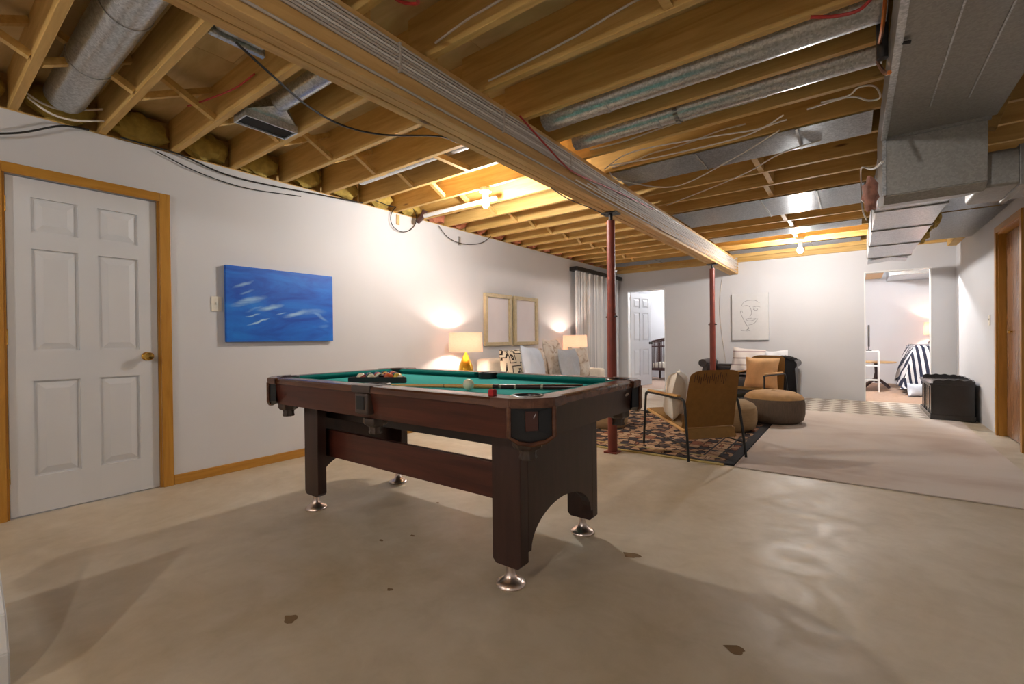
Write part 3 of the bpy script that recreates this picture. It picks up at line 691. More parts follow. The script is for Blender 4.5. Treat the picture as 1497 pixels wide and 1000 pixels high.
c_ = (590, 319); cable('loop of black cable hanging over the tan ghost patch', [at(545, 292, x=XL + .03), at(575, 302, x=XL + .03)] + [at(c_[0] + 19 * math.cos(a), c_[1] + 20 * math.sin(a), x=XL + .03) for a in [-1.2 + .6 * k for k in range(11)]], .0045, 'cable_black')
cable('black cable swag hanging below the joists past the bulb', [at(641, 330, x=XL + .03), at(655, 347, x=XL + .03), at(675, 356, x=XL + .03), at(700, 356, x=XL + .03), at(715, 348, x=XL + .03), at(722, 337, x=XL + .03)], .0045, 'cable_black')
cable('thin black cable along the underside of the beam before the first post', [(BX0 + .02, 2.9, BZ - .006), (BX0 - .004, 3.2, BZ - .012), (BX0 + .03, 3.5, BZ - .02), (-1.76, 3.76, BZ - .03)], .004, 'cable_black')
cable('thin white wire down the back wall beside the second post', [at(1056, 405, y=YB - .01), at(1052, 450, y=YB - .01), at(1057, 500, y=YB - .01), at(1063, 540, y=YB - .01)], .004, 'cable_white')
for u, v, lab, mt in ((581, 322, 'small tan exposure ghost patch at the top of the white wall', 'light_wood'), (671, 353, 'small grey exposure ghost patch at the top of the white wall', 'galvanized')):
    p = at(u, v, x=XL); tag(obj('tan_ghost_patch' if mt == 'light_wood' else 'grey_ghost_patch', box(XL + .001, XL + .012, p.y - .02, p.y + .02, p.z - .05, p.z + .06, .002), mt), lab, 'ghost patch' if mt == 'light_wood' else 'hanger')  # exposure ghosts on the wall given solid shape as two small strips
o = root('water_pipe', 'white pipe with brown wrapped elbow under the joists past the bulb', 'pipe', (-3.2, 3.56, 2.36))
obj('pipe', tube([(-3.75, 3.45, 2.385), (-2.75, 3.45, 2.385)], .022, 12), 'white_trim', o, True)
obj('elbow', tube([(-3.74, 3.45, 2.44), (-3.78, 3.45, 2.385), (-3.86, 3.45, 2.34)], .03, 12, smooth_n=4), 'crib_wood', o, True)

# ---------------------------------------------------------------- pool table
TX0, TX1, TY0, TY1, TZ = -2.935, -.9, 1.338, 2.405, .80
ch = .115; XM = (TX0 + TX1) / 2
pt = root('pool_table', 'mahogany pool table with green cloth and chrome bell feet', 'pool table', (XM, (TY0 + TY1) / 2, 0))
obj('playing_bed', box(TX0 + .1, TX1 - .1, TY0 + .1, TY1 - .1, .735, .765), 'felt', pt)
pk = .075
rw = .085
def rail_seg(ax, a0, a1, edge, inw):
    """wood rail with rounded top and cloth cushion; inw = +1/-1 direction towards the bed"""
    prof = [(0, .768), (0, .79), (.008, .798), (.02, TZ), (rw, TZ), (rw, .768)]
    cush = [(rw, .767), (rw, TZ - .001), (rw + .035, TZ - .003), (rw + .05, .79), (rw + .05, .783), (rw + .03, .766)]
    for nm, pr, mt, cut in (('rail', prof, 'rail_wood', 0), ('rail_cushion', cush, 'felt_rail_shaded', .02)):
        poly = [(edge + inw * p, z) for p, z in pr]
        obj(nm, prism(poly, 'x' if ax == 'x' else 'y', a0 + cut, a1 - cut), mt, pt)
for edge, inw in ((TY0, 1), (TY1, -1)):
    for a0, a1 in ((TX0 + ch + .03, XM - pk), (XM + pk, TX1 - ch - .03)): rail_seg('x', a0, a1, edge, inw)
for edge, inw in ((TX0, 1), (TX1, -1)): rail_seg('y', TY0 + ch + .03, TY1 - ch - .03, edge, inw)
for edge, inw in ((TY0, 1), (TY1, -1)):
    poly = [(edge + inw * p, z) for p, z in ((.018, .768), (.045, .638), (.07, .638), (.06, .768))]
    obj('apron', prism(poly, 'x', TX0 + ch, TX1 - ch), 'mahogany', pt)
for edge, inw in ((TX0, 1), (TX1, -1)):
    poly = [(edge + inw * p, z) for p, z in ((.018, .768), (.045, .638), (.07, .638), (.06, .768))]
    obj('apron', prism(poly, 'y', TY0 + ch, TY1 - ch), 'mahogany_y', pt)
bd = obj('badge', xf(lathe([(.001, .002), (.02, .002), (.021, 0)], seg=20), (TX1 - .017, 2.19, .745), ry=PI / 2 + .18), 'chrome', pt)
bd.scale = (1, 1, .45)
# corner castings: a framed black pocket shield across each cut corner
def corner(cx, cy, ang):
    def T(bm): return xf(bm, (cx, cy, 0), rz=ang)
    cap = obj('corner_cap', T(prism([(-.1, -.002), (-.085, -.018), (0, -.03), (.085, -.018), (.1, -.002), (.15, .05), (.075, .06), (.05, .05), (-.05, .05), (-.075, .06), (-.15, .05)], 'z', .765, .802, .004)), 'rail_wood', pt)
    sh = obj('pocket_shield', T(prism([(-.082, .77), (.082, .77), (.082, .66), (.05, .64), (0, .634), (-.05, .64), (-.082, .66)], 'y', -.008, .03)), 'casting_black', pt)
    obj('bezel', T(tube([(-.085, -.012, .772), (-.085, -.012, .66), (-.05, -.016, .638), (0, -.018, .63), (.05, -.016, .638), (.085, -.012, .66), (.085, -.012, .772)], .009, 8)), 'rail_wood', sh, True)
    obj('plate', T(box(-.024, .024, -.016, -.006, .68, .752, .002)), 'pocket_plate', sh)
    for s in (-1, 1):
        bm = bmesh.new()
        v = [bm.verts.new(p) for p in ((s * .026, -.014, .75), (s * .026, -.014, .68), (s * .076, -.009, .66), (s * .076, -.009, .765))]
        bm.faces.new(v); obj('gore', T(bm), 'casting_black', sh)
    cx2, cy2 = cx + .075 * -math.sin(ang), cy + .075 * math.cos(ang)
    b_ = obj('drop_pocket', lathe([(.03, .555), (.034, .562), (.03, .575), (.033, .592), (.05, .60), (.058, .612), (.056, .635)], (cx2, cy2, 0), 32, .08, 8), 'casting', pt, True)
    if cy < 1.6 and cx > -1.5:
        obj('mark', T(tube([(.006, -.018, .728), (.014, -.018, .744)], .0012, 6)), 'white_trim', sh)
ic = ch / 2
corner(TX1 - ic, TY0 + ic, math.radians(45)); corner(TX0 + ic, TY0 + ic, math.radians(-45))
corner(TX1 - ic, TY1 - ic, math.radians(135)); corner(TX0 + ic, TY1 - ic, math.radians(-135))
for yy, s in ((TY0, -1), (TY1, 1)):
    obj('side_cap', box(XM - .075, XM + .075, min(yy + .004 * s, yy - .09 * s), max(yy + .004 * s, yy - .09 * s), .766, .803, .006), 'casting', pt, True)
    p = obj('side_shield', box(XM - .05, XM + .05, min(yy + .002 * s, yy - .05 * s), max(yy + .002 * s, yy - .05 * s), .66, .765, .012, 3), 'casting', pt, True)
    obj('plate', box(XM - .03, XM + .03, yy + .001 * s, yy + .006 * s, .685, .75, .002), 'casting_black', p)
    obj('drop_pocket', lathe([(.03, .555), (.034, .562), (.03, .575), (.033, .592), (.05, .60), (.058, .612), (.056, .635)], (XM, yy - .085 * s, 0), 32, .08, 8), 'casting', pt, True)
for px_, py_ in ((TX0 + .11, TY0 + .11), (XM, TY0 + .1), (TX1 - .11, TY0 + .11), (TX0 + .11, TY1 - .11), (XM, TY1 - .1), (TX1 - .11, TY1 - .11)):
    obj('pocket', lathe([(.05, .767), (.05, .797), (.054, .8035), (.062, .8035), (.066, .80), (.066, .767)], (px_, py_, 0), 24), 'casting_black', pt, True)
    obj('hole_shade', lathe([(.001, .7665), (.052, .7665)], (px_, py_, 0), 24), 'hole_shade', pt)  # flat black disc paints the shade down inside the pocket
# base
LZ = .085
for xa, xb, out in ((-1.235, -1.085, 1), (-2.735, -2.585, -1)):
    xo = xb if out > 0 else xa
    for ya, yb in ((1.50, 1.555), (2.135, 2.19)):
        c_ = .018
        obj('leg', prism([(xa + c_, LZ), (xb - c_, LZ), (xb, LZ + c_), (xb, .648), (xa, .648), (xa, LZ + c_)], 'y', ya, yb, .002), 'mahogany_y', pt)
        xm_, ym_ = (xa + xb) / 2, (ya + yb) / 2
        obj('foot', lathe([(.06, 0), (.063, .006), (.06, .014), (.046, .022), (.03, .032), (.021, .046), (.017, .06), (.017, LZ)], (xm_, ym_, 0), 24), 'chrome', pt, True)
    arch = [(1.555, .648), (1.555, LZ + .06)] + [(1.845 - .27 * math.cos(a), LZ + .06 + .155 * math.sin(a)) for a in [PI * k / 20 for k in range(21)]] + [(2.135, LZ + .06), (2.135, .648)]
    obj('end_panel', prism(arch, 'x', xo - .045 * (out > 0), xo + .045 * (out < 0)), 'mahogany_y', pt)
for ya in (1.60,): obj('stretcher', box(-2.69, -1.13, ya, ya + .03, .31, .475, .003), 'mahogany', pt)
obj('ball_return', box(-2.68, -1.14, 1.62, 2.1, .535, .635), 'table_dark', pt)
LIFT = .011                              # the whole top assembly sits this much higher on the legs
for c_ in list(pt.children):
    if c_.name.split('.')[0] not in ('leg', 'foot', 'end_panel', 'stretcher'): c_.location.z += LIFT
# rack and balls
A = math.radians(30.6); ex = Vector((math.cos(A), math.sin(A), 0)); ey = Vector((-math.sin(A), math.cos(A), 0))
BR = .0286; rc = at(551, 560, z=.776) + ey * .04
pos = []
for row in range(5):
    n = 5 - row
    for k in range(n): pos.append(rc + ex * ((k - (n - 1) / 2) * 2 * BR) + ey * (row * BR * 1.732) + Vector((0, 0, BR)))
s_ = 2 * BR * 4; hw = s_ / 2
tri = lambda e: [rc + ex * (-(hw + 1.732 * e)) - ey * e, rc + ex * (hw + 1.732 * e) - ey * e, rc + ey * (hw * 1.732 + 2 * e)]
bm = bmesh.new(); ti, to = tri(BR + .001), tri(BR + .011); rings = []
for pts_, z in ((ti, .777), (to, .777), (to, .811), (ti, .811)): rings.append([bm.verts.new((p.x, p.y, z)) for p in pts_])
for i in range(4):
    for k in range(3): bm.faces.new((rings[i][k], rings[i][(k + 1) % 3], rings[(i + 1) % 4][(k + 1) % 3], rings[(i + 1) % 4][k]))
bmesh.ops.recalc_face_normals(bm, faces=bm.faces); bmesh.ops.bevel(bm, geom=list(bm.edges), offset=.003, segments=2, affect='EDGES')
tag(obj('ball_rack', bm, 'black_plastic'), 'black triangular rack full of balls on the green cloth', 'ball rack')
cols = ['ball_red', 'ball_green', 'ball_black', 'ball_orange', 'ball_yellow', 'ball_blue', 'ball_orange', 'ball_red', 'ball_green', 'ball_blue', 'ball_yellow', 'ball_red', 'ball_black', 'ball_orange', 'ball_blue']
word = lambda c: c.split('_')[1]
for k, p in enumerate(pos):
    if k in (0, 1, 2, 4, 7):
        r_ = root('pool_ball', 'white topped %s striped ball in the black rack' % word(cols[k]), 'ball', (p.x, p.y, p.z - BR), group='balls in the rack')
        obj('ball', sphere(p, BR, 20), 'ball_white', r_, True)
        bm = lathe([(BR * 1.004 * math.cos(a), BR * 1.004 * math.sin(a)) for a in [-.6 + .2 * i for i in range(7)]], (0, 0, 0), 24); xf(bm, p, rx=.5 + k, rz=1.2 * k); obj('stripe', bm, cols[k], r_, True)
    else:
        tag(obj('pool_ball', sphere(p, BR, 20), cols[k], None, True), 'solid %s ball in the black rack' % word(cols[k]), 'ball', 'balls in the rack')
p = at(685, 562, z=.776 + BR); tag(obj('cue_ball', sphere((p.x, p.y, .776 + BR), BR, 24), 'ball_white', None, True), 'cream cue ball alone on the green cloth behind the cue', 'ball')
a, b = at(548, 561, z=.789), at(852, 566, z=.792); a.z, b.z = .7825, .791
dcu = b - a
cu = root('cue_stick', 'wooden pool cue with dark butt lying on the green cloth', 'cue', (a + b) / 2)
def cseg(nm, t0, t1, mt):
    obj(nm, tube([a + dcu * t0, a + dcu * t1], lambda t: .006 + .0085 * (t0 + (t1 - t0) * t), 12), mt, cu, True)
cseg('shaft', .015, .6, 'cue_maple'); cseg('ferrule', 0, .015, 'white_trim'); cseg('joint', .36, .367, 'black_plastic'); cseg('butt', .6, 1, 'cue_dark')
for t_ in (.63, .7, .82): cseg('ring', t_, t_ + .01, 'ball_white')
p = at(714, 579, z=TZ + LIFT); kx, ky, kz = p.x, TY0 + .045, TZ + LIFT
ck = root('chalk', 'red cube of cue chalk on the near rail', 'chalk', (kx, ky, kz))
obj('cube', box(kx - .012, kx + .012, ky - .012, ky + .012, kz, kz + .022, .001), 'chalk_red', ck); obj('chalk_face', box(kx - .009, kx + .009, ky - .009, ky + .009, kz + .022, kz + .024), 'chalk_red', ck)

# ---------------------------------------------------------------- wall pieces
pa = at(330, 388, x=XL + .04); pb = at(487, 498, x=XL + .04)
bp = root('blue_painting', 'blue abstract canvas with white brush strokes on the white wall', 'painting', (XL, (pa.y + pb.y) / 2, 1.03))
zt, zb_, y0, y1 = 1.632, 1.03, 1.53, 2.44
obj('canvas', box(XL + .005, XL + .04, y0, y1, zb_, zt, .002), 'blue_paint', bp)
def switch(o_, lab, axis, x, y, z):
    r = root('light_switch', lab, 'light switch', (x, y, z - .057))
    s = 1 if axis > 0 else -1
    obj('plate', box(x, x + .006 * s, y - .036, y + .036, z - .057, z + .057, .002), 'switch_plate', r)
    obj('toggle', box(x + .006 * s, x + .014 * s, y - .006, y + .006, z - .004, z + .014, .002), 'switch_plate', r)
switch(0, 'ivory light switch between the white door and blue canvas', 1, XL + .0005, 1.475, 1.325)
switch(0, 'ivory light switch on the right wall beside the closet', -1, XR - .0005, 7.02, 1.18)
for y0, y1, lab in ((4.66, 5.25, 'pale gold framed blank print on the white wall next to lamp with bulbous base'), (5.315, 5.925, 'pale gold framed blank print next to the curtain side lamp')):
    z0, z1 = .94, 1.65
    r = root('framed_print', lab, 'picture', (XL, (y0 + y1) / 2, z0))
    for b in ((y0, y1, z1 - .05, z1), (y0, y1, z0, z0 + .05)): obj('frame_rail', box(XL + .002, XL + .045, b[0], b[1], b[2], b[3], .004), 'frame_gold', r)
    for b in ((y0, y0 + .05), (y1 - .05, y1)): obj('frame_stile', box(XL + .002, XL + .045, b[0], b[1], z0 + .05, z1 - .05, .004), 'frame_gold', r)
    obj('sheet', box(XL + .003, XL + .012, y0 + .05, y1 - .05, z0 + .05, z1 - .05), 'paper', r)
# line drawing
r = root('line_drawing', 'white canvas with a one line face drawing on back wall', 'picture', (-1.48, YB, .97))
AX0, AX1, AZ0, AZ1 = -1.76, -1.18, .97, 1.79
obj('canvas', box(AX0, AX1, YB - .045, YB - .004, AZ0, AZ1, .003), 'canvas_white', r)
def draw(pts):
    L = [Vector((AX0 + (AX1 - AX0) * (u - 890) / 283, YB - .0465, AZ1 - (AZ1 - AZ0) * (v - 208 + .08 * (u - 890)) / 335)) for u, v in pts]
    obj('drawn_line', tube(L, .0026, 5, smooth_n=4), 'line_ink', r)
draw([(965, 290), (985, 262), (1020, 248), (1070, 245), (1105, 262)]); draw([(975, 292), (1010, 285), (1035, 300), (1045, 340), (1030, 365), (1045, 368)])
draw([(1055, 295), (1085, 288), (1110, 293)]); draw([(1058, 310), (1075, 300), (1092, 310), (1075, 317), (1058, 310)])
draw([(1000, 385), (1030, 375), (1050, 380), (1078, 376), (1050, 392), (1015, 395), (1000, 385)])
draw([(965, 318), (958, 335), (970, 365), (985, 395), (1005, 425), (1022, 445), (1010, 460), (960, 470)]); draw([(975, 340), (970, 325), (962, 330)]); draw([(1022, 445), (1000, 468), (1030, 465)]); draw([(1020, 425), (1050, 418), (1075, 400), (1092, 375)])

# curtain on its track
cu_ = root('curtain', 'pale grey pleated curtain hung from dark track at room corner', 'curtain', (XL + .1, 7.9, .05))
bm = bmesh.new(); cols_ = []
n = 150
for k in range(n + 1):
    y = 7.02 + 1.78 * k / n; dx = .028 * math.sin(k * .75) + .01 * math.sin(k * .31)
    cols_.append([bm.verts.new((XL + .09 + dx * (1 - .25 * j / 6), y, 2.2 - (2.15) * j / 6)) for j in range(7)])
for a_, b_ in zip(cols_, cols_[1:]):
    for j in range(6): bm.faces.new((a_[j], a_[j + 1], b_[j + 1], b_[j]))
obj('cloth', bm, 'curtain_stripe', cu_, True)
obj('track', box(XL + .002, XL + .15, 6.98, 8.88, 2.2, 2.27, .004), 'steel_dark', cu_)

# ---------------------------------------------------------------- sofa corner
so = root('sofa', 'cream sofa against the white wall under the two framed prints', 'sofa', (-3.5, 5.3, 0))
obj('base', box(-3.9, -3.0, 4.3, 6.35, .08, .30, .02), 'cream_fabric', so, True)
obj('backrest', box(-3.92, -3.70, 4.45, 6.2, .30, .78, .06, 4), 'cream_fabric', so, True)
for y0, y1 in ((4.28, 4.46), (6.19, 6.37)): obj('armrest', box(-3.92, -3.0, y0, y1, .28, .58, .06, 4), 'cream_fabric', so, True)
for y0, y1 in ((4.47, 5.32), (5.33, 6.18)): obj('seat_cushion', box(-3.69, -2.98, y0, y1, .305, .44, .04, 4), 'cream_fabric', so, True)
for px_ in (-3.85, -3.06):
    for py_ in (4.36, 6.29): obj('leg', tube([(px_, py_, 0), (px_, py_, .085)], .02, 8), 'crib_wood', so)
def cushion(lab, w_, h_, t_, loc, rz, tilt, mat, grp='cushions', roll=0):
    bm = pillow(w_, h_, t_); xf(bm, (0, 0, 0), ry=roll); xf(bm, loc, rz=rz, rx=tilt)
    return tag(obj('cushion', bm, mat, None, True), lab, 'cushion', grp)
Z0 = .452
cushion('cream cushion with black geometric pattern on cream sofa', .46, .46, .14, (-3.44, 4.70, Z0), PI / 2, -.25, 'mudcloth', 'sofa cushions')
cushion('pale blue white cushion leaning beside the patterned cushion', .48, .5, .14, (-3.24, 4.88, Z0), PI / 2 + .1, -.3, 'blue_white_fabric', 'sofa cushions', .1)
cushion('beige floral cushion beside the pale blue white cushion', .46, .46, .14, (-3.44, 5.24, Z0), PI / 2, -.25, 'floral', 'sofa cushions')
cushion('plain light grey square cushion on the sofa front', .44, .44, .13, (-3.2, 5.70, Z0), PI / 2 - .1, -.22, 'grey_fabric', 'sofa cushions')
cushion('tall beige floral cushion standing behind the light grey cushion', .44, .58, .14, (-3.46, 5.72, Z0), PI / 2, -.2, 'floral', 'sofa cushions')
cushion('beige floral cushion against the armrest near the curtain lamp', .34, .46, .11, (-3.26, 6.06, Z0), PI / 2 - .6, -.2, 'floral', 'sofa cushions')

def side_table(x0, x1, y0, y1, h_, lab):
    r = root('nightstand', lab, 'nightstand', ((x0 + x1) / 2, (y0 + y1) / 2, 0))
    obj('top', box(x0, x1, y0, y1, h_ - .025, h_, .004), 'white_trim', r); obj('body', box(x0 + .015, x1 - .015, y0 + .015, y1 - .015, .1, h_ - .025), 'white_trim', r)
    for z in (.12, .31): 
        dr = obj('drawer', box(x1 - .016, x1 - .004, y0 + .03, y1 - .03, z, z + .17 * h_ / .55, .003), 'white_trim', r)
        obj('knob', sphere((x1 + .004, (y0 + y1) / 2, z + .085), .011, 10), 'brass', dr, True)
    for px_ in (x0 + .03, x1 - .03):
        for py_ in (y0 + .03, y1 - .03): obj('leg', box(px_ - .015, px_ + .015, py_ - .015, py_ + .015, 0, .1), 'white_trim', r)
side_table(-3.9, -3.42, 3.72, 4.22, .52, 'white nightstand under the bulbous gold lamp')
side_table(-3.9, -3.42, 6.42, 7.0, .52, 'white nightstand beside the curtain under the smaller lamp')
def lamp(x, y, z, rb, rs, z0, z1, lab, gl):
    r = root('table_lamp', lab, 'lamp', (x, y, z))
    H = z0 - z
    obj('base', lathe([(.06 * rb, 0), (.07 * rb, .01), (.09 * rb, H * .3), (.08 * rb, H * .55), (.035 * rb, H * .85), (.014, H * .95), (.014, H + .02)], (x, y, z), 24), gl, r, True)
    obj('bulb', sphere((x, y, (z0 + z1) / 2), .03, 14), 'lamp_bulb', r, True)
    obj('stem', tube([(x, y, z0), (x, y, (z0 + z1) / 2 - .028)], .008, 8), 'brass', r)
    bm = bmesh.new(); nn = 36
    a_ = [bm.verts.new((x + rs * math.cos(2 * PI * k / nn), y + rs * math.sin(2 * PI * k / nn), z0)) for k in range(nn)]
    b_ = [bm.verts.new((x + rs * .96 * math.cos(2 * PI * k / nn), y + rs * .96 * math.sin(2 * PI * k / nn), z1)) for k in range(nn)]
    for k in range(nn): bm.faces.new((a_[k], a_[(k + 1) % nn], b_[(k + 1) % nn], b_[k]))
    sh = obj('shade', bm, 'lamp_fabric', r, True)
lamp(-3.66, 3.99, .52, 1, .2, .885, 1.11, 'table lamp with bulbous gold base and lit peach drum shade', 'gold_glaze')
lamp(-3.66, 6.62, .52, .8, .2, .85, 1.08, 'table lamp with slim base and lit peach shade beside curtain', 'gold_glaze')

# ---------------------------------------------------------------- floor coverings
def sheet(name, x0, x1, y0, y1, z, th, mat, lab, cat): return tag(obj(name, box(x0, x1, y0, y1, z, z + th, .003, 1), mat), lab, cat)
sheet('beige_carpet', -.765, 1.0, 3.93, 7.44, 0, .01, 'carpet', 'large beige carpet remnant laid over the concrete', 'carpet')
ru = root('persian_rug', 'dark patterned rug with navy border under the lounge chair', 'rug', (-1.9, 5.0, 0))
obj('field', box(-2.95, -.84, 4.0, 6.16, 0, .012), 'persian_field', ru)
for b in ((-3.03, -2.95, 3.94, 6.24), (-.84, -.77, 3.96, 6.24)): obj('border', box(b[0], b[1], b[2], b[3], 0, .013), 'rug_edge', ru)
obj('border', box(-2.95, -.84, 6.16, 6.24, 0, .013), 'rug_edge', ru); obj('border', box(-2.95, -.84, 3.965, 4.0, 0, .013), 'rug_edge', ru)
obj('fringe', box(-2.95, -.84, 3.925, 3.965, 0, .011, .003), 'rug_fringe', ru)
for k in range(3):
    yy = (4.12, 4.36, 5.9)[k]; obj('stripe', box(-2.9, -.9, yy, yy + .018, .0121, .0128), 'rug_edge' if k else 'rug_fringe', ru)
for xx in (-1.05, -.93): obj('stripe', box(xx, xx + .016, 4.14, 6.1, .0121, .0128), 'rug_edge', ru)
sheet('lattice_rug', -1.5, .98, 7.46, 8.98, 0, .008, 'lattice_mat', 'flat woven rug with pale lattice pattern before the doorway', 'rug')

# ---------------------------------------------------------------- lounge chairs
def chair(name, lab, loc, rz):
    r = root(name, lab, 'chair', loc, rz, local=True)
    for s in (-1, 1):
        fr = obj('side_frame', tube([(s * .27, -.36, .008), (s * .262, -.32, .30), (s * .255, -.285, .47), (s * .252, -.25, .495), (s * .25, -.20, .50), (s * .25, .28, .50), (s * .255, .325, .48), (s * .26, .335, .45), (s * .27, .36, .008)], .011, 10, smooth_n=5), 'black_metal', r, True)
        obj('armrest', box(s * .25 - .018, s * .25 + .018, -.2, .29, .511, .53, .006), 'chair_arm', r, True)
        obj('rod', tube([(s * .266, -.345, .13), (s * .266, .35, .13)], .006, 8), 'black_metal', r, True)
        obj('seat_rail', tube([(s * .235, -.26, .235), (s * .235, .34, .33)], .013, 8), 'chair_arm', r, True)
    obj('front_bar', tube([(-.262, .342, .3), (.262, .342, .3)], .009, 8), 'black_metal', r, True)
    bm = bmesh.new(); n = 12; g = []
    for i in range(n + 1):
        row = []
        for j in range(9):
            u = 2 * i / n - 1; t_ = j / 8; wd = .25 - .02 * t_
            rnd_ = (.035 * (abs(u) ** 6) if j == 8 else 0)
            row.append(bm.verts.new((u * wd, -.235 - .11 * t_ - .02 * (1 - u * u), .26 + .485 * t_ - rnd_)))
        g.append(row)
    for i in range(n):
        for j in range(8): bm.faces.new((g[i][j], g[i + 1][j], g[i + 1][j + 1], g[i][j + 1]))
    bmesh.ops.solidify(bm, geom=list(bm.faces), thickness=.014)
    bk = obj('backrest', bm, 'chair_cord', r, True)
    for k in range(16):
        u = -.85 + 1.2 * k / 15
        t_ = .8 + .04 * math.sin(k * 1.7); x_ = u * (.25 - .02 * t_)
        L0 = Vector((x_, -.2425 - .11 * t_ - .02 * (1 - u * u) - .008, .26 + .485 * t_)); 
        obj('slit', tube([L0, L0 + Vector((0, -.0136, .06))], .0022, 5), 'crib_wood', bk)
    obj('seat', prism([(-.25, .225), (.34, .318), (.345, .345), (-.245, .255)], 'x', -.232, .232, .004), 'chair_cord', r, True)
    obj('rear_rail', prism([(-.30, .17), (-.285, .17), (-.245, .245), (-.265, .25)], 'x', -.232, .232, .003), 'chair_cord', r, True)
    return r
chair('lounge_chair', 'tan corded lounge chair with black legs on the patterned rug', (-1.177, 4.255, .013), .864)
cushion('white textured cushion standing on the tan lounge chair', .4, .42, .17, (-1.32, 4.22, .305), .864 + .9, .1, 'cream_fabric', 'loose cushions')
chair('lounge_chair', 'tan corded lounge chair holding peach cushion beside pouf', (-1.09, 7.13, .011), 2.85)
cushion('plain peach cushion on the lounge chair beside the pouf', .46, .44, .15, (-1.06, 7.23, .30), 2.85, .18, 'peach_fabric', 'loose cushions')
def pouf(x, y, r_, h_, lab, side, top):
    p = root('pouf', lab, 'pouf', (x, y, .0125))
    obj('body', lathe([(r_ * .82, 0), (r_ * .95, h_ * .1), (r_, h_ * .3), (r_, h_ * .62), (r_ * .965, h_ * .76)], (x, y, .0125), 40), side, p, True)
    obj('top', lathe([(r_ * .975, h_ * .755), (r_ * .9, h_ * .86), (r_ * .7, h_ * .95), (r_ * .35, h_), (.001, h_ * .985)], (x, y, .0125), 40), top, p, True)
    obj('button', sphere((x, y, .0125 + h_ * .985), .028, 12, (1, 1, .4)), top, p, True)
pouf(-.78, 6.30, .325, .37, 'round pouf with dark knitted sides and tan leather top', 'pouf_side', 'pouf_top')
pouf(-1.16, 5.52, .32, .33, 'round tan woven pouf behind the lounge chair', 'pouf_tan', 'pouf_tan')
pouf(-2.3, 4.9, .24, .3, 'small round tan pouf on the rug behind the pool table', 'pouf_tan', 'pouf_tan')

# settee by the back wall
se = root('settee', 'dark leather settee with rolled arms below the line drawing', 'settee', (-1.4, 8.5, .008))
obj('seat', box(-2.0, -.82, 8.16, 8.86, .2, .36, .03, 3), 'dark_leather', se, True); obj('rail', box(-2.02, -.8, 8.18, 8.86, .12, .2), 'dark_leather', se)
obj('backrest', box(-2.0, -.82, 8.72, 8.92, .36, .55, .05, 3), 'dark_leather', se, True)
for xx, s in ((-2.03, -1), (-.79, 1)):
    obj('arm', prism([(xx - .04 * s, .12), (xx + .03 * s, .12), (xx + .05 * s, .45), (xx + .02 * s, .6), (xx - .05 * s, .6), (xx - .03 * s, .4)], 'y', 8.18, 8.9), 'dark_leather', se, True)
    obj('arm_roll', tube([(xx + .03 * s, 8.14, .59), (xx + .03 * s, 8.9, .59)], .065, 20), 'dark_leather', se, True)
    for py_ in (8.22, 8.84): obj('leg', tube([(xx, py_, .009), (xx, py_, .13)], .025, 8), 'crib_wood', se)
cushion('white cushion with thin grey stripes on the dark settee', .5, .48, .14, (-1.47, 8.5, .372), 0, -.28, 'cushion_stripe', 'settee cushions', .1)
cushion('plain white cushion at the settee arm with throw', .34, .44, .13, (-1.0, 8.56, .372), -.1, -.25, 'white_fabric', 'settee cushions', -.1)
th = root('throw_blanket', 'dark throw with gold lining draped over the settee arm', 'blanket', (-.9, 8.2, .04))
def drape(x0, x1, y, z0, z1, mat, ph, nm):
    bm = bmesh.new(); g = []
    for i in range(13):
        row = []
        for j in range(9):
            t_ = j / 8; xx = x0 + (x1 - x0) * i / 12
            row.append(bm.verts.new((xx + .06 * t_ * (i / 12 - .3), y - .05 * t_ - .018 * math.sin(i * 1.1 + ph) * t_ - .03 * math.sin(PI * t_), z0 + (z1 - z0) * t_ + (.03 * math.sin(PI * i / 12) if j == 0 else 0))))
        g.append(row)
    for i in range(12):
        for j in range(8): bm.faces.new((g[i][j], g[i + 1][j], g[i + 1][j + 1], g[i][j + 1]))
    bmesh.ops.solidify(bm, geom=list(bm.faces), thickness=.012); obj(nm, bm, mat, th, True)
drape(-.96, -.72, 8.06, .68, .06, 'throw_dark', 0, 'dark_side'); drape(-1.05, -.95, 8.05, .66, .12, 'throw_gold', 1.4, 'gold_side')
bm = bmesh.new(); g = [[bm.verts.new((-1.03 + .33 * i / 6, 8.04 + .36 * j / 6, .675 + .02 * math.sin(i + j) + .035 * math.sin(PI * i / 6))) for j in range(7)] for i in range(7)]
for i in range(6):
    for j in range(6): bm.faces.new((g[i][j], g[i + 1][j], g[i + 1][j + 1], g[i][j + 1]))
bmesh.ops.solidify(bm, geom=list(bm.faces), thickness=.012); obj('top_fold', bm, 'throw_dark', th, True)

# bench chest on the right
cx0, cx1, cy0, cy1 = .742, 1.13, 7.46, 8.5
cc = root('bench_chest', 'black wooden bench chest with scalloped rim by the right wall', 'chest', ((cx0 + cx1) / 2, 8, .009))
obj('plinth', box(cx0 - .008, cx1, cy0 - .008, cy1, .009, .07, .004), 'chest_black', cc)
obj('body', box(cx0 + .012, cx1 - .01, cy0 + .008, cy1 - .01, .07, .42), 'chest_black', cc)
obj('top', box(cx0 - .012, cx1, cy0 - .012, cy1 + .01, .42, .445, .005), 'chest_black', cc)
for k in range(6):
    y0 = cy0 + .02 + .17 * k
    obj('front_stile', box(cx0 + .001, cx0 + .014, y0, y0 + .035, .07, .42, .003), 'chest_black', cc)
    if k < 5: 
        fp_ = obj('front_panel', box(cx0 + .006, cx0 + .013, y0 + .05, y0 + .155, .1, .39, .004), 'chest_black', cc)
obj('front_rail', box(cx0 - .001, cx0 + .014, cy0 + .008, cy1 - .01, .395, .42), 'chest_black', cc)
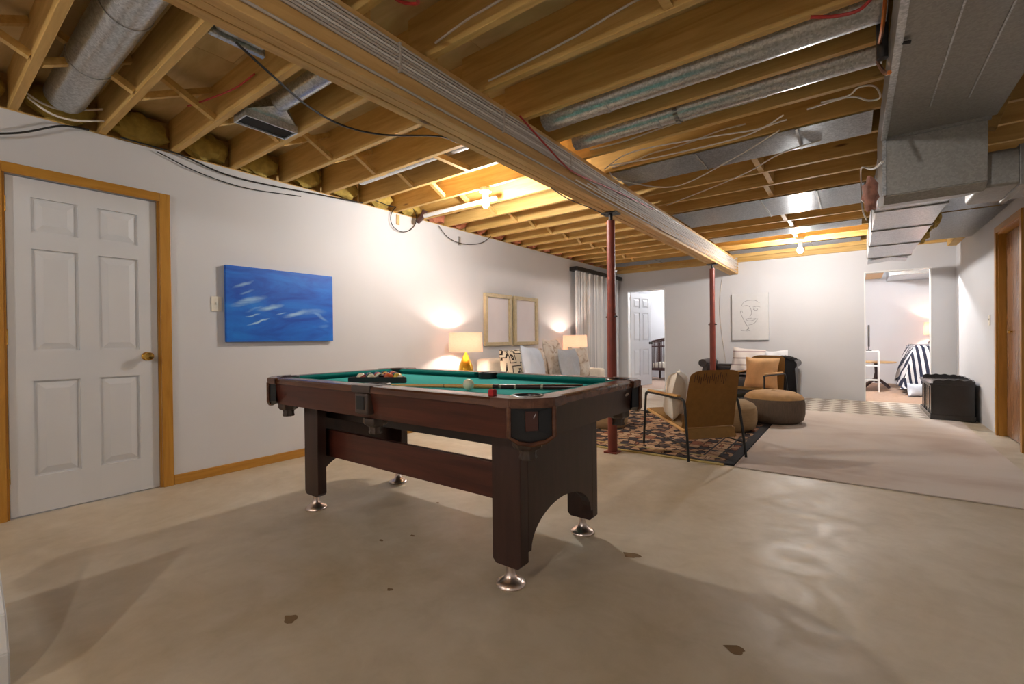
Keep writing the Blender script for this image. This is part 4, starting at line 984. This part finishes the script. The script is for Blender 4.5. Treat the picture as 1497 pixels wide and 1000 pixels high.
def scallop(a0, a1, n): return [(a0, .445)] + [(a0 + (a1 - a0) * k / n, .475 + .012 * math.sin(PI * 4 * k / n) ** 2 + .01 * math.sin(PI * k / n)) for k in range(n + 1)] + [(a1, .445)]
obj('rim', prism(scallop(cx0 + .02, cx1 - .01, 24), 'y', cy0 + .0, cy0 + .018), 'chest_black', cc)
obj('rim', prism(scallop(cx0 + .02, cx1 - .01, 24), 'y', cy1 - .02, cy1 - .002), 'chest_black', cc)
obj('rim', prism(scallop(cy0 + .018, cy1 - .02, 40), 'x', cx1 - .02, cx1 - .002), 'chest_black', cc)

# ---------------------------------------------------------------- bedroom seen through the doorway
be = root('bed', 'bed with navy and white striped duvet in the far bedroom', 'bed', (1.6, 11.3, 0))
obj('frame', box(.9, 2.6, 10.55, 12.1, .12, .3), 'crib_wood', be)
for px_ in (.95, 2.55):
    for py_ in (10.6, 12.05): obj('leg', box(px_ - .03, px_ + .03, py_ - .03, py_ + .03, 0, .12), 'crib_wood', be)
obj('mattress', box(.84, 2.6, 10.5, 12.1, .3, .66, .05, 3), 'white_fabric', be, True)
bm = bmesh.new(); g = []
nx, ny = 40, 26
def dz_(x, y):
    e = max(0, min(1, (.86 - x) / .2)); f_ = max(0, min(1, (10.58 - y) / .2))
    return e, f_
xs = [.66 + (2.55 - .66) * (i / nx) ** 1.6 for i in range(nx + 1)]; ys = [10.28 + (12.0 - 10.28) * (j / ny) ** 1.4 for j in range(ny + 1)]
for x in xs:
    row = []
    for y in ys:
        e, f_ = dz_(x, y); dr = max(e, f_) ; z = .85 - .72 * dr ** 1.5 + .02 * math.sin(7 * x + 3) * math.sin(6 * y) + .03 * math.sin(11 * y) * dr
        row.append(bm.verts.new((x - .03 * math.sin(13 * y) * e, y - .03 * math.sin(12 * x) * f_, max(.06, z))))
    g.append(row)
for i in range(nx):
    for j in range(ny): bm.faces.new((g[i][j], g[i + 1][j], g[i + 1][j + 1], g[i][j + 1]))
obj('duvet', bm, 'duvet_stripe_y', be, True)
pb_ = pillow(.7, .45, .18); xf(pb_, (2.2, 11.4, .9), rz=PI / 2, rx=PI / 2 - .3); tag(obj('pillow', pb_, 'white_fabric', None, True), 'white pillow at the head of the striped bed', 'pillow')
ft = root('pedestal_table', 'round wooden pedestal table with dark claw feet in the bedroom', 'table', (.35, 11.5, 0))
obj('top', lathe([(.3, 0), (.31, .012), (.3, .025), (.001, .025)], (.35, 11.5, .49), 32), 'light_wood', ft, True)
obj('column', lathe([(.03, .1), (.05, .18), (.03, .3), (.04, .49)], (.35, 11.5, 0), 16), 'crib_wood', ft, True)
for k in range(4):
    a = PI / 4 + PI / 2 * k; obj('claw_foot', tube([(.35, 11.5, .2), (.35 + .12 * math.cos(a), 11.5 + .12 * math.sin(a), .12), (.35 + .26 * math.cos(a), 11.5 + .26 * math.sin(a), .025)], .024, 8, smooth_n=4), 'crib_wood', ft, True)
sh = root('metal_shelf', 'small white metal frame shelf in front of the pedestal table', 'shelf', (.22, 10.75, 0))
for px_ in (-.05, .36):
    for py_ in (10.62, 10.9): obj('post', box(px_ - .012, px_ + .012, py_ - .012, py_ + .012, 0, .74), 'white_trim', sh)
for z in (.2, .46, .73): obj('shelf_board', box(-.05, .36, 10.62, 10.9, z, z + .014), 'white_trim', sh)
mo = root('monitor', 'slim dark flat screen on the white metal shelf', 'screen', (.13, 10.76, .745))
obj('panel', box(.205, .23, 10.6, 10.9, .82, 1.22, .006), 'charcoal_plastic', mo); obj('stand', box(.175, .26, 10.68, 10.84, .745, .76, .004), 'charcoal_plastic', mo); obj('neck', box(.21, .225, 10.73, 10.79, .76, .82), 'charcoal_plastic', mo)
bn = root('bedside_stand', 'dark bedside stand beyond the striped bed', 'nightstand', (1.25, 12.35, 0))
obj('body', box(1.05, 1.5, 12.15, 12.55, .06, .7, .005), 'crib_wood', bn); obj('top', box(1.03, 1.52, 12.13, 12.57, .7, .72, .004), 'crib_wood', bn); obj('plinth', box(1.07, 1.48, 12.17, 12.53, 0, .06), 'crib_wood', bn)
lamp(1.27, 12.34, .72, 1, .15, 1.02, 1.28, 'bedside lamp with dark base and peach shade in bedroom', 'crib_wood')
tag(obj('laundry_pile', xf(pillow(.3, .22, .18), (.86, 10.12, .0), rz=.3, rx=-.2), 'blue_white_fabric', None, True), 'crumpled pale blue sheet on the bedroom floor by the bed', 'bedding')

# nursery crib
cr = root('baby_crib', 'dark wooden baby crib with arched end in the nursery', 'crib', (-3.4, 11.2, 0))
kx0, kx1, ky0, ky1 = -3.93, -2.75, 10.85, 11.5
for px_ in (kx0, kx1):
    for py_ in (ky0, ky1): obj('post', box(px_ - .022, px_ + .022, py_ - .022, py_ + .022, 0, .93, .006), 'crib_wood', cr)
for yy in (ky0, ky1):
    obj('top_rail', tube([(kx0 + (kx1 - kx0) * k / 12, yy, .93 + .09 * math.sin(PI * k / 12)) for k in range(13)], .022, 8), 'crib_wood', cr, True)
    obj('mid_rail', box(kx0, kx1, yy - .012, yy + .012, .80, .83), 'crib_wood', cr); obj('lower_rail', box(kx0, kx1, yy - .014, yy + .014, .24, .3), 'crib_wood', cr)
    for k in range(1, 13):
        xx = kx0 + (kx1 - kx0) * k / 13; obj('slat', tube([(xx, yy, .28), (xx, yy, .93 + .085 * math.sin(PI * k / 13))], .009, 6), 'crib_wood', cr)
for xx in (kx0, kx1):
    for z0 in (.24, .9): obj('end_rail', box(xx - .014, xx + .014, ky0, ky1, z0, z0 + .045), 'crib_wood', cr)
    for k in range(1, 7): yy = ky0 + (ky1 - ky0) * k / 7; obj('slat', tube([(xx, yy, .26), (xx, yy, .92)], .009, 6), 'crib_wood', cr)
obj('mattress', box(kx0 + .03, kx1 - .03, ky0 + .03, ky1 - .03, .3, .42, .02), 'cream_fabric', cr, True)
tag(obj('cushion', xf(pillow(.4, .3, .14), (-3.55, 11.3, .42), rx=-.3), 'peach_fabric', None, True), 'peach cushion inside the dark baby crib', 'cushion')

# white stair side at the lower left, and marks on the slab
st = tag(obj('stair_side', prism([(-2.7, 0), (-2.035, 0), (-2.045, .1), (-2.10, .2), (-2.7, .62)], 'y', -.5, .19, .004), 'stair_white'), 'white painted sloping board edge standing near the white door', 'board')
for k, (u, v, s) in enumerate(((923, 812, .04), (603, 783, .015), (557, 790, .014), (640, 735, .012), (425, 905, .03), (1075, 950, .03), (570, 862, .014))):
    p = at(u, v, z=0); bm = bmesh.new()
    vv = [bm.verts.new((p.x + s * (1 + .3 * math.sin(3 * a + k)) * math.cos(a), p.y + s * .7 * (1 + .3 * math.sin(2 * a + k)) * math.sin(a), .0006)) for a in [2 * PI * i / 12 for i in range(12)]]
    bm.faces.new(vv); tag(obj('floor_stain', bm, 'dust'), 'small dark stain on the bare concrete around the pool table', 'stain', 'stains on the concrete')

cable('white cable dipping under the wide duct above the white door', [at(28, 128, x=-3.82), at(60, 150, x=-3.82), at(95, 161, x=-3.82), at(150, 160, x=-3.82)], .006)
cable('second white cable sagging under the wide duct above the white door', [at(40, 142, x=-3.8), at(72, 165, x=-3.8), at(108, 176, x=-3.8), at(152, 177, x=-3.8)], .006)
bd_ = root('bedroom_duct', 'pale sheet metal duct hung under the far bedroom ceiling', 'duct', (1.0, 11.6, 2.16))
obj('body', box(.55, 1.35, 11.2, 12.55, 2.17, 2.41, .004), 'galvanized', bd_); obj('collar', box(.53, 1.37, 11.18, 11.22, 2.15, 2.415, .004), 'galvanized_dull', bd_)
for x0 in (-.4, -.1, .2): tag(obj('ceiling_board', box(x0, x0 + .27, 10.9, 12.58, 2.24, 2.26, .003), 'light_wood'), 'pale board fixed under the far bedroom ceiling beside the duct', 'board', 'bedroom ceiling boards')
